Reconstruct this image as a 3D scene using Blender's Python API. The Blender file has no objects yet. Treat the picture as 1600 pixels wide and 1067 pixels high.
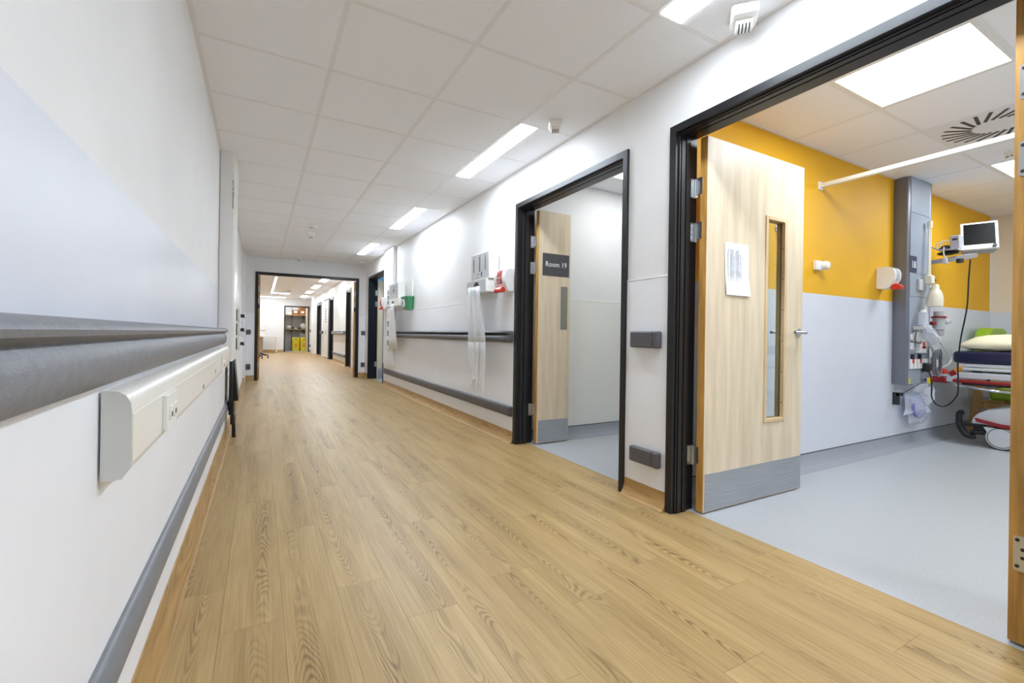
import bpy, bmesh, math, random
from mathutils import Vector, Matrix
random.seed(7)
S = bpy.context.scene
COL = S.collection
# ------------------------------------------------------------------ camera, world, exposure
YAW, ROLL, EYE, FPX = 0.5062, 0.0147, 0.954, 708.9
cam_d = bpy.data.cameras.new('camera'); cam = bpy.data.objects.new('camera', cam_d); COL.objects.link(cam)
cam_d.sensor_width = 36.0; cam_d.lens = FPX / 1600 * 36.0
cam_d.shift_y = (522.75 - 533.5) / 1600
cam_d.clip_start = 0.02; cam_d.clip_end = 80
_r = Vector((math.cos(YAW), -math.sin(YAW), 0)); _f = Vector((math.sin(YAW), math.cos(YAW), 0)); _u = Vector((0, 0, 1))
_x = _r * math.cos(ROLL) + _u * math.sin(ROLL); _y = _u * math.cos(ROLL) - _r * math.sin(ROLL)
cam.matrix_world = Matrix(((_x.x, _y.x, -_f.x, 0), (_x.y, _y.y, -_f.y, 0), (_x.z, _y.z, -_f.z, EYE), (0, 0, 0, 1)))
S.camera = cam
S.view_settings.view_transform = 'Standard'; S.view_settings.look = 'None'
S.view_settings.gamma = 1.0; S.view_settings.use_curve_mapping = False
S.view_settings.exposure = 2.12
S.cycles.max_bounces = 20; S.cycles.diffuse_bounces = 14; S.cycles.glossy_bounces = 6; S.cycles.transparent_max_bounces = 12
W = bpy.data.worlds.new('world'); S.world = W; W.use_nodes = True
W.node_tree.nodes['Background'].inputs[0].default_value = (0.9, 0.95, 1, 1)
W.node_tree.nodes['Background'].inputs[1].default_value = 0.3
E_STRIP, E_PANEL, E_FAR = 11.6, 5.8, 8.5      # brightness of the ceiling lamps

# ------------------------------------------------------------------ materials
def lin(c): return tuple(((v / 255) / 12.92 if v / 255 <= 0.04045 else ((v / 255 + 0.055) / 1.055) ** 2.4) for v in c) + (1.0,)
def mat(name, c, rough=0.5, metal=0.0, var=0.0, vscale=8.0, bump=0.0, bscale=200.0, stretch=(1, 1, 1), spec=0.5, trans=0.0, alpha=1.0, coat=0.0, c2=None, thr=None):
    m = bpy.data.materials.new(name); m.use_nodes = True
    nt = m.node_tree; N = nt.nodes; L = nt.links; b = N['Principled BSDF']
    b.inputs['Base Color'].default_value = lin(c); b.inputs['Roughness'].default_value = rough
    b.inputs['Metallic'].default_value = metal; b.inputs['Specular IOR Level'].default_value = spec
    b.inputs['Transmission Weight'].default_value = trans; b.inputs['Alpha'].default_value = alpha
    b.inputs['Coat Weight'].default_value = coat
    if var or bump or c2:
        tc = N.new('ShaderNodeTexCoord'); mp = N.new('ShaderNodeMapping'); mp.inputs['Scale'].default_value = stretch
        L.new(tc.outputs['Object'], mp.inputs[0])
    if var or c2:
        n = N.new('ShaderNodeTexNoise'); n.inputs['Scale'].default_value = vscale; n.inputs['Detail'].default_value = 5
        L.new(mp.outputs[0], n.inputs['Vector'])
        r = N.new('ShaderNodeValToRGB'); L.new(n.outputs[0], r.inputs[0]); L.new(r.outputs[0], b.inputs['Base Color'])
        r.color_ramp.elements[0].position, r.color_ramp.elements[1].position = thr or (0.3, 0.7)
        a = c2 if c2 else tuple(max(0, v * (1 - var)) for v in c); d = c if c2 else tuple(min(255, v * (1 + var)) for v in c)
        r.color_ramp.elements[0].color = lin(a); r.color_ramp.elements[1].color = lin(d)
    if bump:
        n2 = N.new('ShaderNodeTexNoise'); n2.inputs['Scale'].default_value = bscale; n2.inputs['Detail'].default_value = 3
        L.new(mp.outputs[0], n2.inputs['Vector'])
        bp = N.new('ShaderNodeBump'); bp.inputs['Strength'].default_value = bump; bp.inputs['Distance'].default_value = 0.002
        L.new(n2.outputs[0], bp.inputs['Height']); L.new(bp.outputs[0], b.inputs['Normal'])
    return m
def emit(name, c, s):
    m = bpy.data.materials.new(name); m.use_nodes = True; N = m.node_tree.nodes; N.clear()
    e = N.new('ShaderNodeEmission'); e.inputs[0].default_value = c; e.inputs[1].default_value = s
    o = N.new('ShaderNodeOutputMaterial'); m.node_tree.links.new(e.outputs[0], o.inputs[0]); return m

def oak(name, dark, mid, light, rough=0.42):
    """wood: long stretched figure with cathedral contours, different on each plank"""
    m = bpy.data.materials.new(name); m.use_nodes = True; nt = m.node_tree; N = nt.nodes; L = nt.links; b = N['Principled BSDF']
    tc = N.new('ShaderNodeTexCoord'); oi = N.new('ShaderNodeObjectInfo')
    mul = N.new('ShaderNodeMath'); mul.operation = 'MULTIPLY'; mul.inputs[1].default_value = 57.3; L.new(oi.outputs['Random'], mul.inputs[0])
    cmb = N.new('ShaderNodeCombineXYZ'); L.new(mul.outputs[0], cmb.inputs[0]); L.new(mul.outputs[0], cmb.inputs[1]); L.new(mul.outputs[0], cmb.inputs[2])
    add = N.new('ShaderNodeVectorMath'); add.operation = 'ADD'; L.new(tc.outputs['Object'], add.inputs[0]); L.new(cmb.outputs[0], add.inputs[1])
    def mapped(sc):
        mp = N.new('ShaderNodeMapping'); mp.inputs['Scale'].default_value = sc; L.new(add.outputs[0], mp.inputs[0]); return mp.outputs[0]
    n1 = N.new('ShaderNodeTexNoise'); n1.inputs['Scale'].default_value = 1; n1.inputs['Detail'].default_value = 1.5; L.new(mapped((6.5, 0.75, 3)), n1.inputs['Vector'])
    k = N.new('ShaderNodeMath'); k.operation = 'MULTIPLY'; k.inputs[1].default_value = 150; L.new(n1.outputs[0], k.inputs[0])
    sn = N.new('ShaderNodeMath'); sn.operation = 'SINE'; L.new(k.outputs[0], sn.inputs[0])
    mr = N.new('ShaderNodeMapRange'); mr.inputs[1].default_value = -1; mr.inputs[2].default_value = 1; L.new(sn.outputs[0], mr.inputs[0])
    n2 = N.new('ShaderNodeTexNoise'); n2.inputs['Scale'].default_value = 1; n2.inputs['Detail'].default_value = 6; L.new(mapped((140, 5, 20)), n2.inputs['Vector'])
    n3 = N.new('ShaderNodeTexNoise'); n3.inputs['Scale'].default_value = 1; n3.inputs['Detail'].default_value = 2; L.new(mapped((5, 1.2, 3)), n3.inputs['Vector'])
    # lines fade in and out along the board
    f = N.new('ShaderNodeMapRange'); f.inputs[1].default_value = 0.4; f.inputs[2].default_value = 0.62; f.inputs[3].default_value = 0.06; f.inputs[4].default_value = 0.36; L.new(n3.outputs[0], f.inputs[0])
    mx = N.new('ShaderNodeMix'); mx.data_type = 'FLOAT'; L.new(f.outputs[0], mx.inputs[0]); L.new(n2.outputs[0], mx.inputs[2]); L.new(mr.outputs[0], mx.inputs[3])
    r = N.new('ShaderNodeValToRGB'); L.new(mx.outputs[0], r.inputs[0])
    e = r.color_ramp.elements; e[0].position = 0.18; e[0].color = lin(dark); e[1].position = 0.85; e[1].color = lin(light)
    q = e.new(0.5); q.color = lin(mid)
    hs = N.new('ShaderNodeHueSaturation'); L.new(r.outputs[0], hs.inputs['Color'])
    vr = N.new('ShaderNodeMapRange'); vr.inputs[3].default_value = 0.95; vr.inputs[4].default_value = 1.05; L.new(oi.outputs['Random'], vr.inputs[0]); L.new(vr.outputs[0], hs.inputs['Value'])
    L.new(hs.outputs[0], b.inputs['Base Color'])
    b.inputs['Roughness'].default_value = rough; b.inputs['Specular IOR Level'].default_value = 0.45
    bp = N.new('ShaderNodeBump'); bp.inputs['Strength'].default_value = 0.12; bp.inputs['Distance'].default_value = 0.001; L.new(mx.outputs[0], bp.inputs['Height']); L.new(bp.outputs[0], b.inputs['Normal'])
    return m

def plank_wood(name, dark, mid, light, rough=0.4):
    """printed oak board: cathedral arches down the middle, straight grain at the sides, each board its own"""
    m = bpy.data.materials.new(name); m.use_nodes = True; nt = m.node_tree; N = nt.nodes; L = nt.links; b = N['Principled BSDF']
    def math_(op, a, c=None, d=None):
        n = N.new('ShaderNodeMath'); n.operation = op
        for i, v in enumerate((a, c, d)):
            if v is None: continue
            if isinstance(v, (int, float)): n.inputs[i].default_value = v
            else: L.new(v, n.inputs[i])
        return n.outputs[0]
    tc = N.new('ShaderNodeTexCoord'); oi = N.new('ShaderNodeObjectInfo'); sp = N.new('ShaderNodeSeparateXYZ'); L.new(tc.outputs['Object'], sp.inputs[0])
    rnd = oi.outputs['Random']; off = math_('MULTIPLY', rnd, 57.3)
    cmb = N.new('ShaderNodeCombineXYZ'); L.new(off, cmb.inputs[0]); L.new(off, cmb.inputs[1]); L.new(off, cmb.inputs[2])
    add = N.new('ShaderNodeVectorMath'); add.operation = 'ADD'; L.new(tc.outputs['Object'], add.inputs[0]); L.new(cmb.outputs[0], add.inputs[1])
    def noise(sc, det=2):
        mp = N.new('ShaderNodeMapping'); mp.inputs['Scale'].default_value = sc; L.new(add.outputs[0], mp.inputs[0])
        n = N.new('ShaderNodeTexNoise'); n.inputs['Scale'].default_value = 1; n.inputs['Detail'].default_value = det; L.new(mp.outputs[0], n.inputs['Vector']); return n.outputs[0]
    r2 = math_('FRACT', math_('MULTIPLY', rnd, 17.7)); x0 = math_('MULTIPLY', math_('SUBTRACT', r2, .5), .09)
    xx = math_('SUBTRACT', sp.outputs[0], x0); x2 = math_('MULTIPLY', xx, xx)
    sg = math_('SIGN', math_('SUBTRACT', math_('FRACT', math_('MULTIPLY', rnd, 31.3)), .5))
    fy = math_('MULTIPLY', math_('MULTIPLY', sp.outputs[1], 13.0), sg)
    f = math_('ADD', math_('ADD', fy, math_('MULTIPLY', x2, 2300)), math_('MULTIPLY', noise((11, 2.6, 3), 1.2), 13))
    ln = math_('POWER', math_('ADD', math_('MULTIPLY', math_('SINE', math_('MULTIPLY', f, 6.283)), .5), .5), 1.6)
    centre = math_('SUBTRACT', 1, math_('MINIMUM', math_('MULTIPLY', math_('ABSOLUTE', xx), 15), 1))
    patch = N.new('ShaderNodeMapRange'); patch.inputs[1].default_value = .38; patch.inputs[2].default_value = .62; patch.inputs[3].default_value = .15; patch.inputs[4].default_value = 1.0; L.new(noise((4, 1.1, 3)), patch.inputs[0])
    amt = math_('MULTIPLY', math_('MULTIPLY', centre, patch.outputs[0]), .64)
    fine = noise((150, 4, 20), 5); broad = noise((14, .7, 3), 2)
    base = math_('ADD', math_('MULTIPLY', fine, .55), math_('MULTIPLY', broad, .45))
    v = math_('SUBTRACT', math_('ADD', base, .06), math_('MULTIPLY', ln, math_('MULTIPLY', amt, .55)))
    r = N.new('ShaderNodeValToRGB'); L.new(v, r.inputs[0]); e = r.color_ramp.elements
    e[0].position = .12; e[0].color = lin(dark); e[1].position = .78; e[1].color = lin(light); q = e.new(.5); q.color = lin(mid)
    hs = N.new('ShaderNodeHueSaturation'); L.new(r.outputs[0], hs.inputs['Color'])
    vr = N.new('ShaderNodeMapRange'); vr.inputs[3].default_value = .95; vr.inputs[4].default_value = 1.05; L.new(rnd, vr.inputs[0]); L.new(vr.outputs[0], hs.inputs['Value'])
    L.new(hs.outputs[0], b.inputs['Base Color']); b.inputs['Roughness'].default_value = rough; b.inputs['Specular IOR Level'].default_value = .45
    bp = N.new('ShaderNodeBump'); bp.inputs['Strength'].default_value = .1; bp.inputs['Distance'].default_value = .001; L.new(v, bp.inputs['Height']); L.new(bp.outputs[0], b.inputs['Normal'])
    return m

M = {}
M['paint'] = mat('white_paint', (231, 231, 231), 0.6, var=0.012, vscale=2.5, bump=0.05, bscale=260)
M['clad'] = mat('cladding_blue_white', (216, 219, 229), 0.38, var=0.012, vscale=2, bump=0.03, bscale=300)
M['clad_lit'] = mat('cladding_lit', (238, 240, 245), 0.38, var=0.012, vscale=2, bump=0.03, bscale=300)  # same cladding as above, colour lightened to stand in for missing light
M['bead'] = mat('white_bead', (243, 244, 246), 0.35)
M['yellow'] = mat('yellow_paint', (232, 174, 14), 0.6, var=0.02, vscale=3, bump=0.05, bscale=260)
M['cream'] = mat('cream_paint', (232, 222, 206), 0.6)
M['blue'] = mat('blue_paint', (125, 180, 214), 0.6)
M['tile'] = mat('ceiling_tile', (243, 245, 250), 0.85, var=0.02, vscale=320, bump=0.12, bscale=420)
M['tbar'] = mat('ceiling_bar', (234, 234, 236), 0.5)
M['oak'] = plank_wood('oak_print', (102, 78, 42), (167, 138, 90), (188, 162, 113))
M['oakfar'] = oak('oak_print_far', (152, 118, 70), (172, 138, 88), (188, 156, 106))
M['oakskirt'] = oak('oak_skirting', (146, 108, 58), (174, 138, 84), (190, 156, 102), 0.38)
M['void'] = mat('dark_void', (25, 22, 20), 0.9)
M['greyfloor'] = mat('grey_vinyl', (174, 177, 181), 0.42, var=0.05, vscale=160)
M['greycove'] = mat('grey_vinyl_cove', (158, 162, 170), 0.4, var=0.04, vscale=160)
M['black'] = mat('black_frame', (20, 20, 24), 0.36, bump=0.12, bscale=500)
M['joint'] = mat('frame_joint', (9, 9, 10), 0.6)
M['leaf'] = mat('maple_laminate', (224, 208, 181), 0.42, c2=(206, 188, 160), vscale=2.2, stretch=(9, 9, 0.9), thr=(0.3, 0.62), bump=0.03, bscale=60)
M['edge'] = mat('oak_lipping', (196, 148, 76), 0.45, var=0.12, vscale=3, stretch=(20, 20, 1.5))
M['bvis'] = mat('maple_bead', (214, 186, 144), 0.4, var=0.05, vscale=3, stretch=(20, 20, 1.5))
M['steel'] = mat('bright_steel', (205, 208, 211), 0.28, 1.0)
M['brush'] = mat('brushed_steel', (186, 188, 192), 0.5, 1.0, var=0.06, vscale=4, stretch=(1, 1, 60))
M['sat'] = mat('satin_plate', (150, 149, 140), 0.35, 0.7)
M['rail'] = mat('grey_rail', (122, 124, 131), 0.42, var=0.06, vscale=60, bump=0.5, bscale=420)
M['rail_low'] = mat('grey_crash_rail', (118, 121, 127), 0.38, var=0.03, vscale=20)
M['railR'] = mat('charcoal_rail', (88, 87, 92), 0.42, var=0.05, vscale=40, bump=0.2, bscale=420)
M['wplast'] = mat('white_plastic', (236, 236, 234), 0.3)
M['trunk'] = mat('white_trunking', (233, 231, 224), 0.28)
M['trunkend'] = mat('white_trunking_end', (212, 214, 210), 0.4)
M['greyplast'] = mat('grey_plastic', (190, 190, 190), 0.4)
M['silver'] = mat('silver_front', (200, 203, 206), 0.35, 0.25)
M['dark'] = mat('black_plastic', (18, 18, 20), 0.4)
M['slot'] = mat('slot_dark', (40, 42, 44), 0.6)
M['sign'] = mat('sign_grey', (70, 70, 74), 0.5)
M['signblue'] = mat('sign_navy', (52, 58, 82), 0.45)
M['ink'] = mat('ink_black', (30, 30, 32), 0.6)
M['inkgrey'] = mat('ink_grey', (140, 142, 150), 0.7)
M['inkblue'] = mat('ink_blue', (50, 70, 150), 0.6)
M['whiteink'] = mat('ink_white', (245, 245, 245), 0.5)
M['paper'] = mat('paper', (238, 240, 244), 0.7)
M['red'] = mat('red_plastic', (205, 48, 36), 0.3)
M['redlab'] = mat('red_label', (168, 52, 40), 0.5)
M['dred'] = mat('dark_red', (142, 26, 30), 0.35)
M['green'] = mat('green_plastic', (62, 140, 92), 0.4)
M['lime'] = mat('lime_vinyl', (150, 186, 44), 0.4)
M['chairwood'] = mat('beech_wood', (206, 160, 96), 0.4, var=0.06, vscale=4, stretch=(8, 8, 1))
M['navy'] = mat('navy_vinyl', (26, 27, 66), 0.35, bump=0.1, bscale=12)
M['pillow'] = mat('cream_cotton', (240, 232, 200), 0.75, bump=0.25, bscale=14)
M['panelgrey'] = mat('bedhead_front', (160, 170, 184), 0.32, 0.25)
M['panelside'] = mat('bedhead_side', (118, 120, 130), 0.35, 0.3, bump=0.1, bscale=500)
M['panelpur'] = mat('bedhead_edge', (150, 152, 172), 0.35, 0.3)
M['yellowplast'] = mat('yellow_plastic', (226, 206, 30), 0.35)
M['card'] = mat('cardboard', (150, 98, 50), 0.8, var=0.06, vscale=10)
M['lampivory'] = mat('ivory_enamel', (226, 218, 198), 0.3)
M['bedgrey'] = mat('bed_grey', (205, 207, 212), 0.35)
M['monit'] = mat('monitor_ivory', (224, 226, 222), 0.4)
M['monback'] = mat('monitor_grey', (168, 166, 170), 0.4)
M['screen'] = mat('black_screen', (3, 3, 4), 0.5, spec=0.1)
M['chrome'] = mat('chrome', (215, 217, 220), 0.15, 1.0)
M['orange'] = mat('orange_plastic', (222, 150, 40), 0.4)
M['cabgrey'] = mat('grey_cable', (110, 112, 116), 0.4)
M['glass'] = mat('glass', (235, 245, 240), 0.02, trans=1.0)
M['film'] = mat('clear_polythene', (238, 241, 244), 0.25, alpha=0.5, bump=0.6, bscale=30)
M['film2'] = mat('clear_bag', (225, 230, 242), 0.15, alpha=0.42, bump=0.6, bscale=30)
M['mask'] = mat('blue_mask', (150, 160, 205), 0.3, alpha=0.75)
M['strip'] = emit('lamp_strip', (0.84, 0.935, 1.04, 1), E_STRIP)
M['panel'] = emit('lamp_panel', (0.88, 0.95, 1.0, 1), E_PANEL)
M['panel19'] = emit('lamp_panel_room', (0.93, 0.97, 0.98, 1), E_PANEL * 0.5)
M['farlamp'] = emit('lamp_far', (0.9, 0.96, 1.0, 1), E_FAR)

# ------------------------------------------------------------------ mesh helpers
ORG = {}
def org(o): return ORG.get(o.name, Vector((0, 0, 0))) if o else Vector((0, 0, 0))
class MB:
    def __init__(s): s.v = []; s.f = []
    def add(s, vs, fs):
        k = len(s.v); s.v += [tuple(v) for v in vs]; s.f += [tuple(i + k for i in f) for f in fs]; return s
    def box(s, x0, x1, y0, y1, z0, z1):
        return s.add([(x0, y0, z0), (x1, y0, z0), (x1, y1, z0), (x0, y1, z0), (x0, y0, z1), (x1, y0, z1), (x1, y1, z1), (x0, y1, z1)],
                     [(0, 3, 2, 1), (4, 5, 6, 7), (0, 1, 5, 4), (1, 2, 6, 5), (2, 3, 7, 6), (3, 0, 4, 7)])
    def mbox(s, mtx, sx, sy, sz):
        p = [(-1, -1, -1), (1, -1, -1), (1, 1, -1), (-1, 1, -1), (-1, -1, 1), (1, -1, 1), (1, 1, 1), (-1, 1, 1)]
        return s.add([mtx @ Vector((a * sx / 2, b * sy / 2, c * sz / 2)) for a, b, c in p],
                     [(0, 3, 2, 1), (4, 5, 6, 7), (0, 1, 5, 4), (1, 2, 6, 5), (2, 3, 7, 6), (3, 0, 4, 7)])
    def prism(s, pts, ax, a0, a1):
        n = len(pts)
        def P(p, a): return (a, p[0], p[1]) if ax == 'x' else (p[0], a, p[1]) if ax == 'y' else (p[0], p[1], a)
        vs = [P(p, a0) for p in pts] + [P(p, a1) for p in pts]
        fs = [tuple(range(n))[::-1], tuple(range(n, 2 * n))] + [(i, (i + 1) % n, n + (i + 1) % n, n + i) for i in range(n)]
        return s.add(vs, fs)
    def loft(s, rings, cap=True, closed=True):
        n = len(rings[0]); vs = [p for r in rings for p in r]; fs = []
        for k in range(len(rings) - 1):
            for i in range(n if closed else n - 1):
                j = (i + 1) % n; fs.append((k * n + i, k * n + j, (k + 1) * n + j, (k + 1) * n + i))
        if cap and closed: fs += [tuple(range(n))[::-1], tuple((len(rings) - 1) * n + i for i in range(n))]
        return s.add(vs, fs)
    def cyl(s, p0, p1, r0, r1=None, n=14):
        return s.tube([p0, p1], [r0, r0 if r1 is None else r1], n)
    def tube(s, path, r, n=8):
        P = [Vector(p) for p in path]; R = r if isinstance(r, (list, tuple)) else [r] * len(P)
        t = [(P[min(i + 1, len(P) - 1)] - P[max(i - 1, 0)]).normalized() for i in range(len(P))]
        up = Vector((0, 0, 1)) if abs(t[0].z) < 0.9 else Vector((1, 0, 0)); a = t[0].cross(up).normalized(); rings = []
        for i in range(len(P)):
            a = (a - t[i] * a.dot(t[i])).normalized(); b = t[i].cross(a)
            rings.append([P[i] + (a * math.cos(2 * math.pi * k / n) + b * math.sin(2 * math.pi * k / n)) * R[i] for k in range(n)])
        return s.loft(rings)
    def ellips(s, c, rx, ry, rz, nu=14, nv=8):
        rings = []
        for i in range(nv + 1):
            ph = -math.pi / 2 + math.pi * i / nv; k = max(math.cos(ph), 0.02)
            rings.append([(c[0] + rx * k * math.cos(2 * math.pi * j / nu), c[1] + ry * k * math.sin(2 * math.pi * j / nu), c[2] + rz * math.sin(ph)) for j in range(nu)])
        return s.loft(rings)
    def text(s, body, size, origin, ux, uy, align='CENTER', sx=1.0):
        c = bpy.data.curves.new('t', 'FONT'); c.body = body; c.size = size; c.align_x = align; c.align_y = 'CENTER'; c.resolution_u = 2
        o = bpy.data.objects.new('t', c); COL.objects.link(o)
        me = bpy.data.meshes.new_from_object(o.evaluated_get(bpy.context.evaluated_depsgraph_get()))
        O = Vector(origin); ux = Vector(ux); uy = Vector(uy)
        s.add([O + ux * v.co.x * sx + uy * v.co.y for v in me.vertices], [tuple(p.vertices) for p in me.polygons])
        bpy.data.objects.remove(o); bpy.data.curves.remove(c); bpy.data.meshes.remove(me); return s
    def mesh(s, name, m, o=Vector((0, 0, 0)), smooth=True, recalc=True):
        me = bpy.data.meshes.new(name); me.from_pydata([(a - o.x, b - o.y, c - o.z) for a, b, c in s.v], [], s.f)
        if recalc:
            bm = bmesh.new(); bm.from_mesh(me); bmesh.ops.recalc_face_normals(bm, faces=bm.faces[:]); bm.to_mesh(me); bm.free()
        me.materials.append(m)
        if smooth:
            me.polygons.foreach_set('use_smooth', [True] * len(me.polygons)); me.set_sharp_from_angle(angle=math.radians(38))
        return me
    def build(s, name, m, parent=None, bevel=0, seg=2, loc=None, smooth=True, recalc=True, label=None):
        o0 = Vector(loc) if loc else (org(parent) if parent else Vector((0, 0, 0)))
        me = s.mesh(name, M[m] if isinstance(m, str) else m, o0, smooth, recalc)
        o = bpy.data.objects.new(name, me); COL.objects.link(o)
        if parent: o.parent = parent
        elif loc: o.location = loc
        ORG[o.name] = o0
        if bevel:
            b = o.modifiers.new('bevel', 'BEVEL'); b.width = bevel; b.segments = seg; b.limit_method = 'ANGLE'; b.angle_limit = math.radians(40); b.harden_normals = False
        if label: o['label'] = label
        return o
def bx(*a): return MB().box(*a)
def tag(o, label, cat, group=None, kind=None):
    o['label'] = label; o['category'] = cat
    if group: o['group'] = group
    if kind: o['kind'] = kind
    return o
def thing(name, label, cat, loc, group=None, kind=None):
    o = bpy.data.objects.new(name, None); COL.objects.link(o); o.location = loc; o.empty_display_size = 0.05
    ORG[o.name] = Vector(loc); return tag(o, label, cat, group, kind)
KIDS = lambda o: [c for c in COL.objects if c.parent == o]
def dup(src, off, label, group=None):
    def rec(o, par):
        c = o.copy(); COL.objects.link(c); c.parent = par; ORG[c.name] = org(o) + Vector(off)
        for k in KIDS(o): rec(k, c)
        return c
    n = rec(src, None); n.location = src.location + Vector(off); n['label'] = label
    if group: n['group'] = group
    return n
def smoothpath(pts, k=6):
    P = [Vector(p) for p in pts]; out = []
    for i in range(len(P) - 1):
        a, b, c, d = P[max(i - 1, 0)], P[i], P[i + 1], P[min(i + 2, len(P) - 1)]
        for j in range(k):
            t = j / k
            out.append(0.5 * ((2 * b) + (c - a) * t + (2 * a - 5 * b + 4 * c - d) * t * t + (3 * b - a - 3 * c + d) * t ** 3))
    return out + [P[-1]]
def rounded(pts, r, n=4):
    """round the corners of a 2-D outline"""
    out = []; m = len(pts)
    for i in range(m):
        p = Vector(pts[i]); a = Vector(pts[i - 1]) - p; b = Vector(pts[(i + 1) % m]) - p
        rr = min(r, a.length * 0.49, b.length * 0.49); A = p + a.normalized() * rr; B = p + b.normalized() * rr
        for k in range(n + 1):
            t = k / n; out.append(tuple(A * (1 - t) ** 2 + p * 2 * t * (1 - t) + B * t * t))
    return out

# ------------------------------------------------------------------ setting: dimensions
CZ = 2.3854
XL, XLL, XR, XRB = -0.300, -0.262, 1.955, 2.105       # left wall (upper, boxed lower), right wall front and back
YF = 10.01                                           # wall with the double doors
YN = -2.6                                            # end of the corridor behind the camera
YB, Y19 = 1.90, 3.48                                 # side wall of the bay; side wall of room 19
D18, D19, D20 = (0.375, 1.755), (2.08, 3.468), (8.30, 9.655)   # outer frame widths on the right wall
DT = 2.095
KS = dict(kind='structure')

# floors
fl = thing('floor', 'oak-patterned plank floor of the corridor', 'floor', (0, 0, 0), kind='structure')
bx(-1.6, 2.072, YN - .1, 26.2, -0.08, -0.004).build('floor_base', 'void', fl)
PW, PL = 0.1812, 1.22
pm = bx(-PW / 2 + .0004, PW / 2 - .0004, -PL / 2 + .0004, PL / 2 - .0004, -0.004, 0).mesh('plank', M['oak'])
row0 = -0.283
for i in range(13):
    off = (i * 0.47 + (0.13 if i % 3 else 0.31)) % PL
    y = YN - off
    while y < YF + .05:
        o = bpy.data.objects.new('plank', pm); COL.objects.link(o); o.parent = fl; o.location = (row0 + PW * (i + .5), y + PL / 2, 0); y += PL
ff = bx(-1.6, 2.25, YF + .1, 24.2, -0.0042, -0.0002).build('far_planking', 'oakfar', fl)
gf = thing('floor', 'pale grey vinyl floor of the yellow bay', 'floor', (2.072, 0, 0), kind='structure')
bx(2.072, 7.6, YN, YB + .1, -0.08, -0.0005).build('vinyl_sheet', 'greyfloor', gf)
gf2 = thing('floor', 'pale grey vinyl floor inside room 19', 'floor', (2.072, 2.1, 0), kind='structure')
bx(2.072, 6, 2.0, Y19 + .1, -0.08, -0.0005).build('vinyl_sheet', 'greyfloor', gf2)
gf3 = thing('floor', 'pale grey vinyl floor behind the far right doorway', 'floor', (2.072, 8.2, 0), kind='structure')
bx(2.072, 4.6, 8.0, 9.9, -0.08, -0.0005).build('vinyl_sheet', 'greyfloor', gf3)

# ceilings: tiles and bars, every tile an object
def tiled_ceiling(name, label, xs, ys, zc, skip=(), bar=0.024):
    c = thing(name, label, 'ceiling', (xs[0], ys[0], zc), kind='structure')
    bx(xs[0] - .1, xs[-1] + .1, ys[0] - .1, ys[-1] + .1, zc + .03, zc + .09).build('ceiling_slab', 'void', c)
    cache = {}
    for i in range(len(xs) - 1):
        for j in range(len(ys) - 1):
            if any(a[0] - .01 < (xs[i] + xs[i + 1]) / 2 < a[1] + .01 and a[2] - .01 < (ys[j] + ys[j + 1]) / 2 < a[3] + .01 for a in skip): continue
            w, d = xs[i + 1] - xs[i], ys[j + 1] - ys[j]; k = (round(w, 3), round(d, 3))
            if k not in cache: cache[k] = bx(-w / 2 + bar / 2 - .001, w / 2 - bar / 2 + .001, -d / 2 + bar / 2 - .001, d / 2 - bar / 2 + .001, 0.0016, 0.018).mesh('tile', M['tile'])
            o = bpy.data.objects.new('tile', cache[k]); COL.objects.link(o); o.parent = c
            o.location = ((xs[i] + xs[i + 1]) / 2 - xs[0], (ys[j] + ys[j + 1]) / 2 - ys[0], 0)
    for x in xs[1:-1]: bx(x - bar / 2, x + bar / 2, ys[0], ys[-1], zc, zc + .03).build('main_bar', 'tbar', c)
    for y in ys[1:-1]: bx(xs[0], xs[-1], y - bar / 2, y + bar / 2, zc + .0006, zc + .03).build('cross_bar', 'tbar', c)
    for x, s in ((xs[0], 1), (xs[-1], -1)): bx(min(x, x + s * .022), max(x, x + s * .022), ys[0], ys[-1], zc - .0012, zc + .03).build('edge_angle', 'tbar', c)
    for y, s in ((ys[0], 1), (ys[-1], -1)): bx(xs[0], xs[-1], min(y, y + s * .022), max(y, y + s * .022), zc - .001, zc + .03).build('edge_angle', 'tbar', c)
    return c
y0 = 2.661 - .6 * 8
cys = [YN] + [y0 + .6 * k for k in range(0, 20) if YN + .05 < y0 + .6 * k < YF - .05] + [YF]
STRIPS = [(1.461 - 2.4, 'behind'), (0.261, 'a'), (2.661, 'b'), (5.061, 'c'), (7.461, 'd')]
strips = [y for y, _ in STRIPS]
# each lamp replaces the left part of two tiles: the two tiles are cut narrower beside it
ceil = thing('ceiling', 'suspended tile ceiling of the corridor', 'ceiling', (0, 0, CZ), kind='structure')
bx(XL - .1, XR + .1, YN - .1, YF + .1, CZ + .03, CZ + .09).build('ceiling_slab', 'void', ceil)
cxs = [XL, 0.3145, 0.9145, 1.5145, XR]
_c = {}
B = 0.024
for j in range(len(cys) - 1):
    ym = (cys[j] + cys[j + 1]) / 2
    lamp = any(a < ym < a + 1.2 for a in strips)
    for i in range(4):
        xa, xb = cxs[i], cxs[i + 1]
        if i == 3 and lamp: xa = 1.663 - B / 2 + .004
        k = (round(xb - xa, 3), round(cys[j + 1] - cys[j], 3))
        if k not in _c: _c[k] = bx(-k[0] / 2 + B / 2 - .001, k[0] / 2 - B / 2 + .001, -k[1] / 2 + B / 2 - .001, k[1] / 2 - B / 2 + .001, .0016, .018).mesh('tile', M['tile'])
        o = bpy.data.objects.new('tile', _c[k]); COL.objects.link(o); o.parent = ceil; o.location = ((xa + xb) / 2, ym, 0)
for x in cxs[1:-1]: bx(x - B / 2, x + B / 2, YN, YF, CZ, CZ + .03).build('main_bar', 'tbar', ceil)
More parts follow.
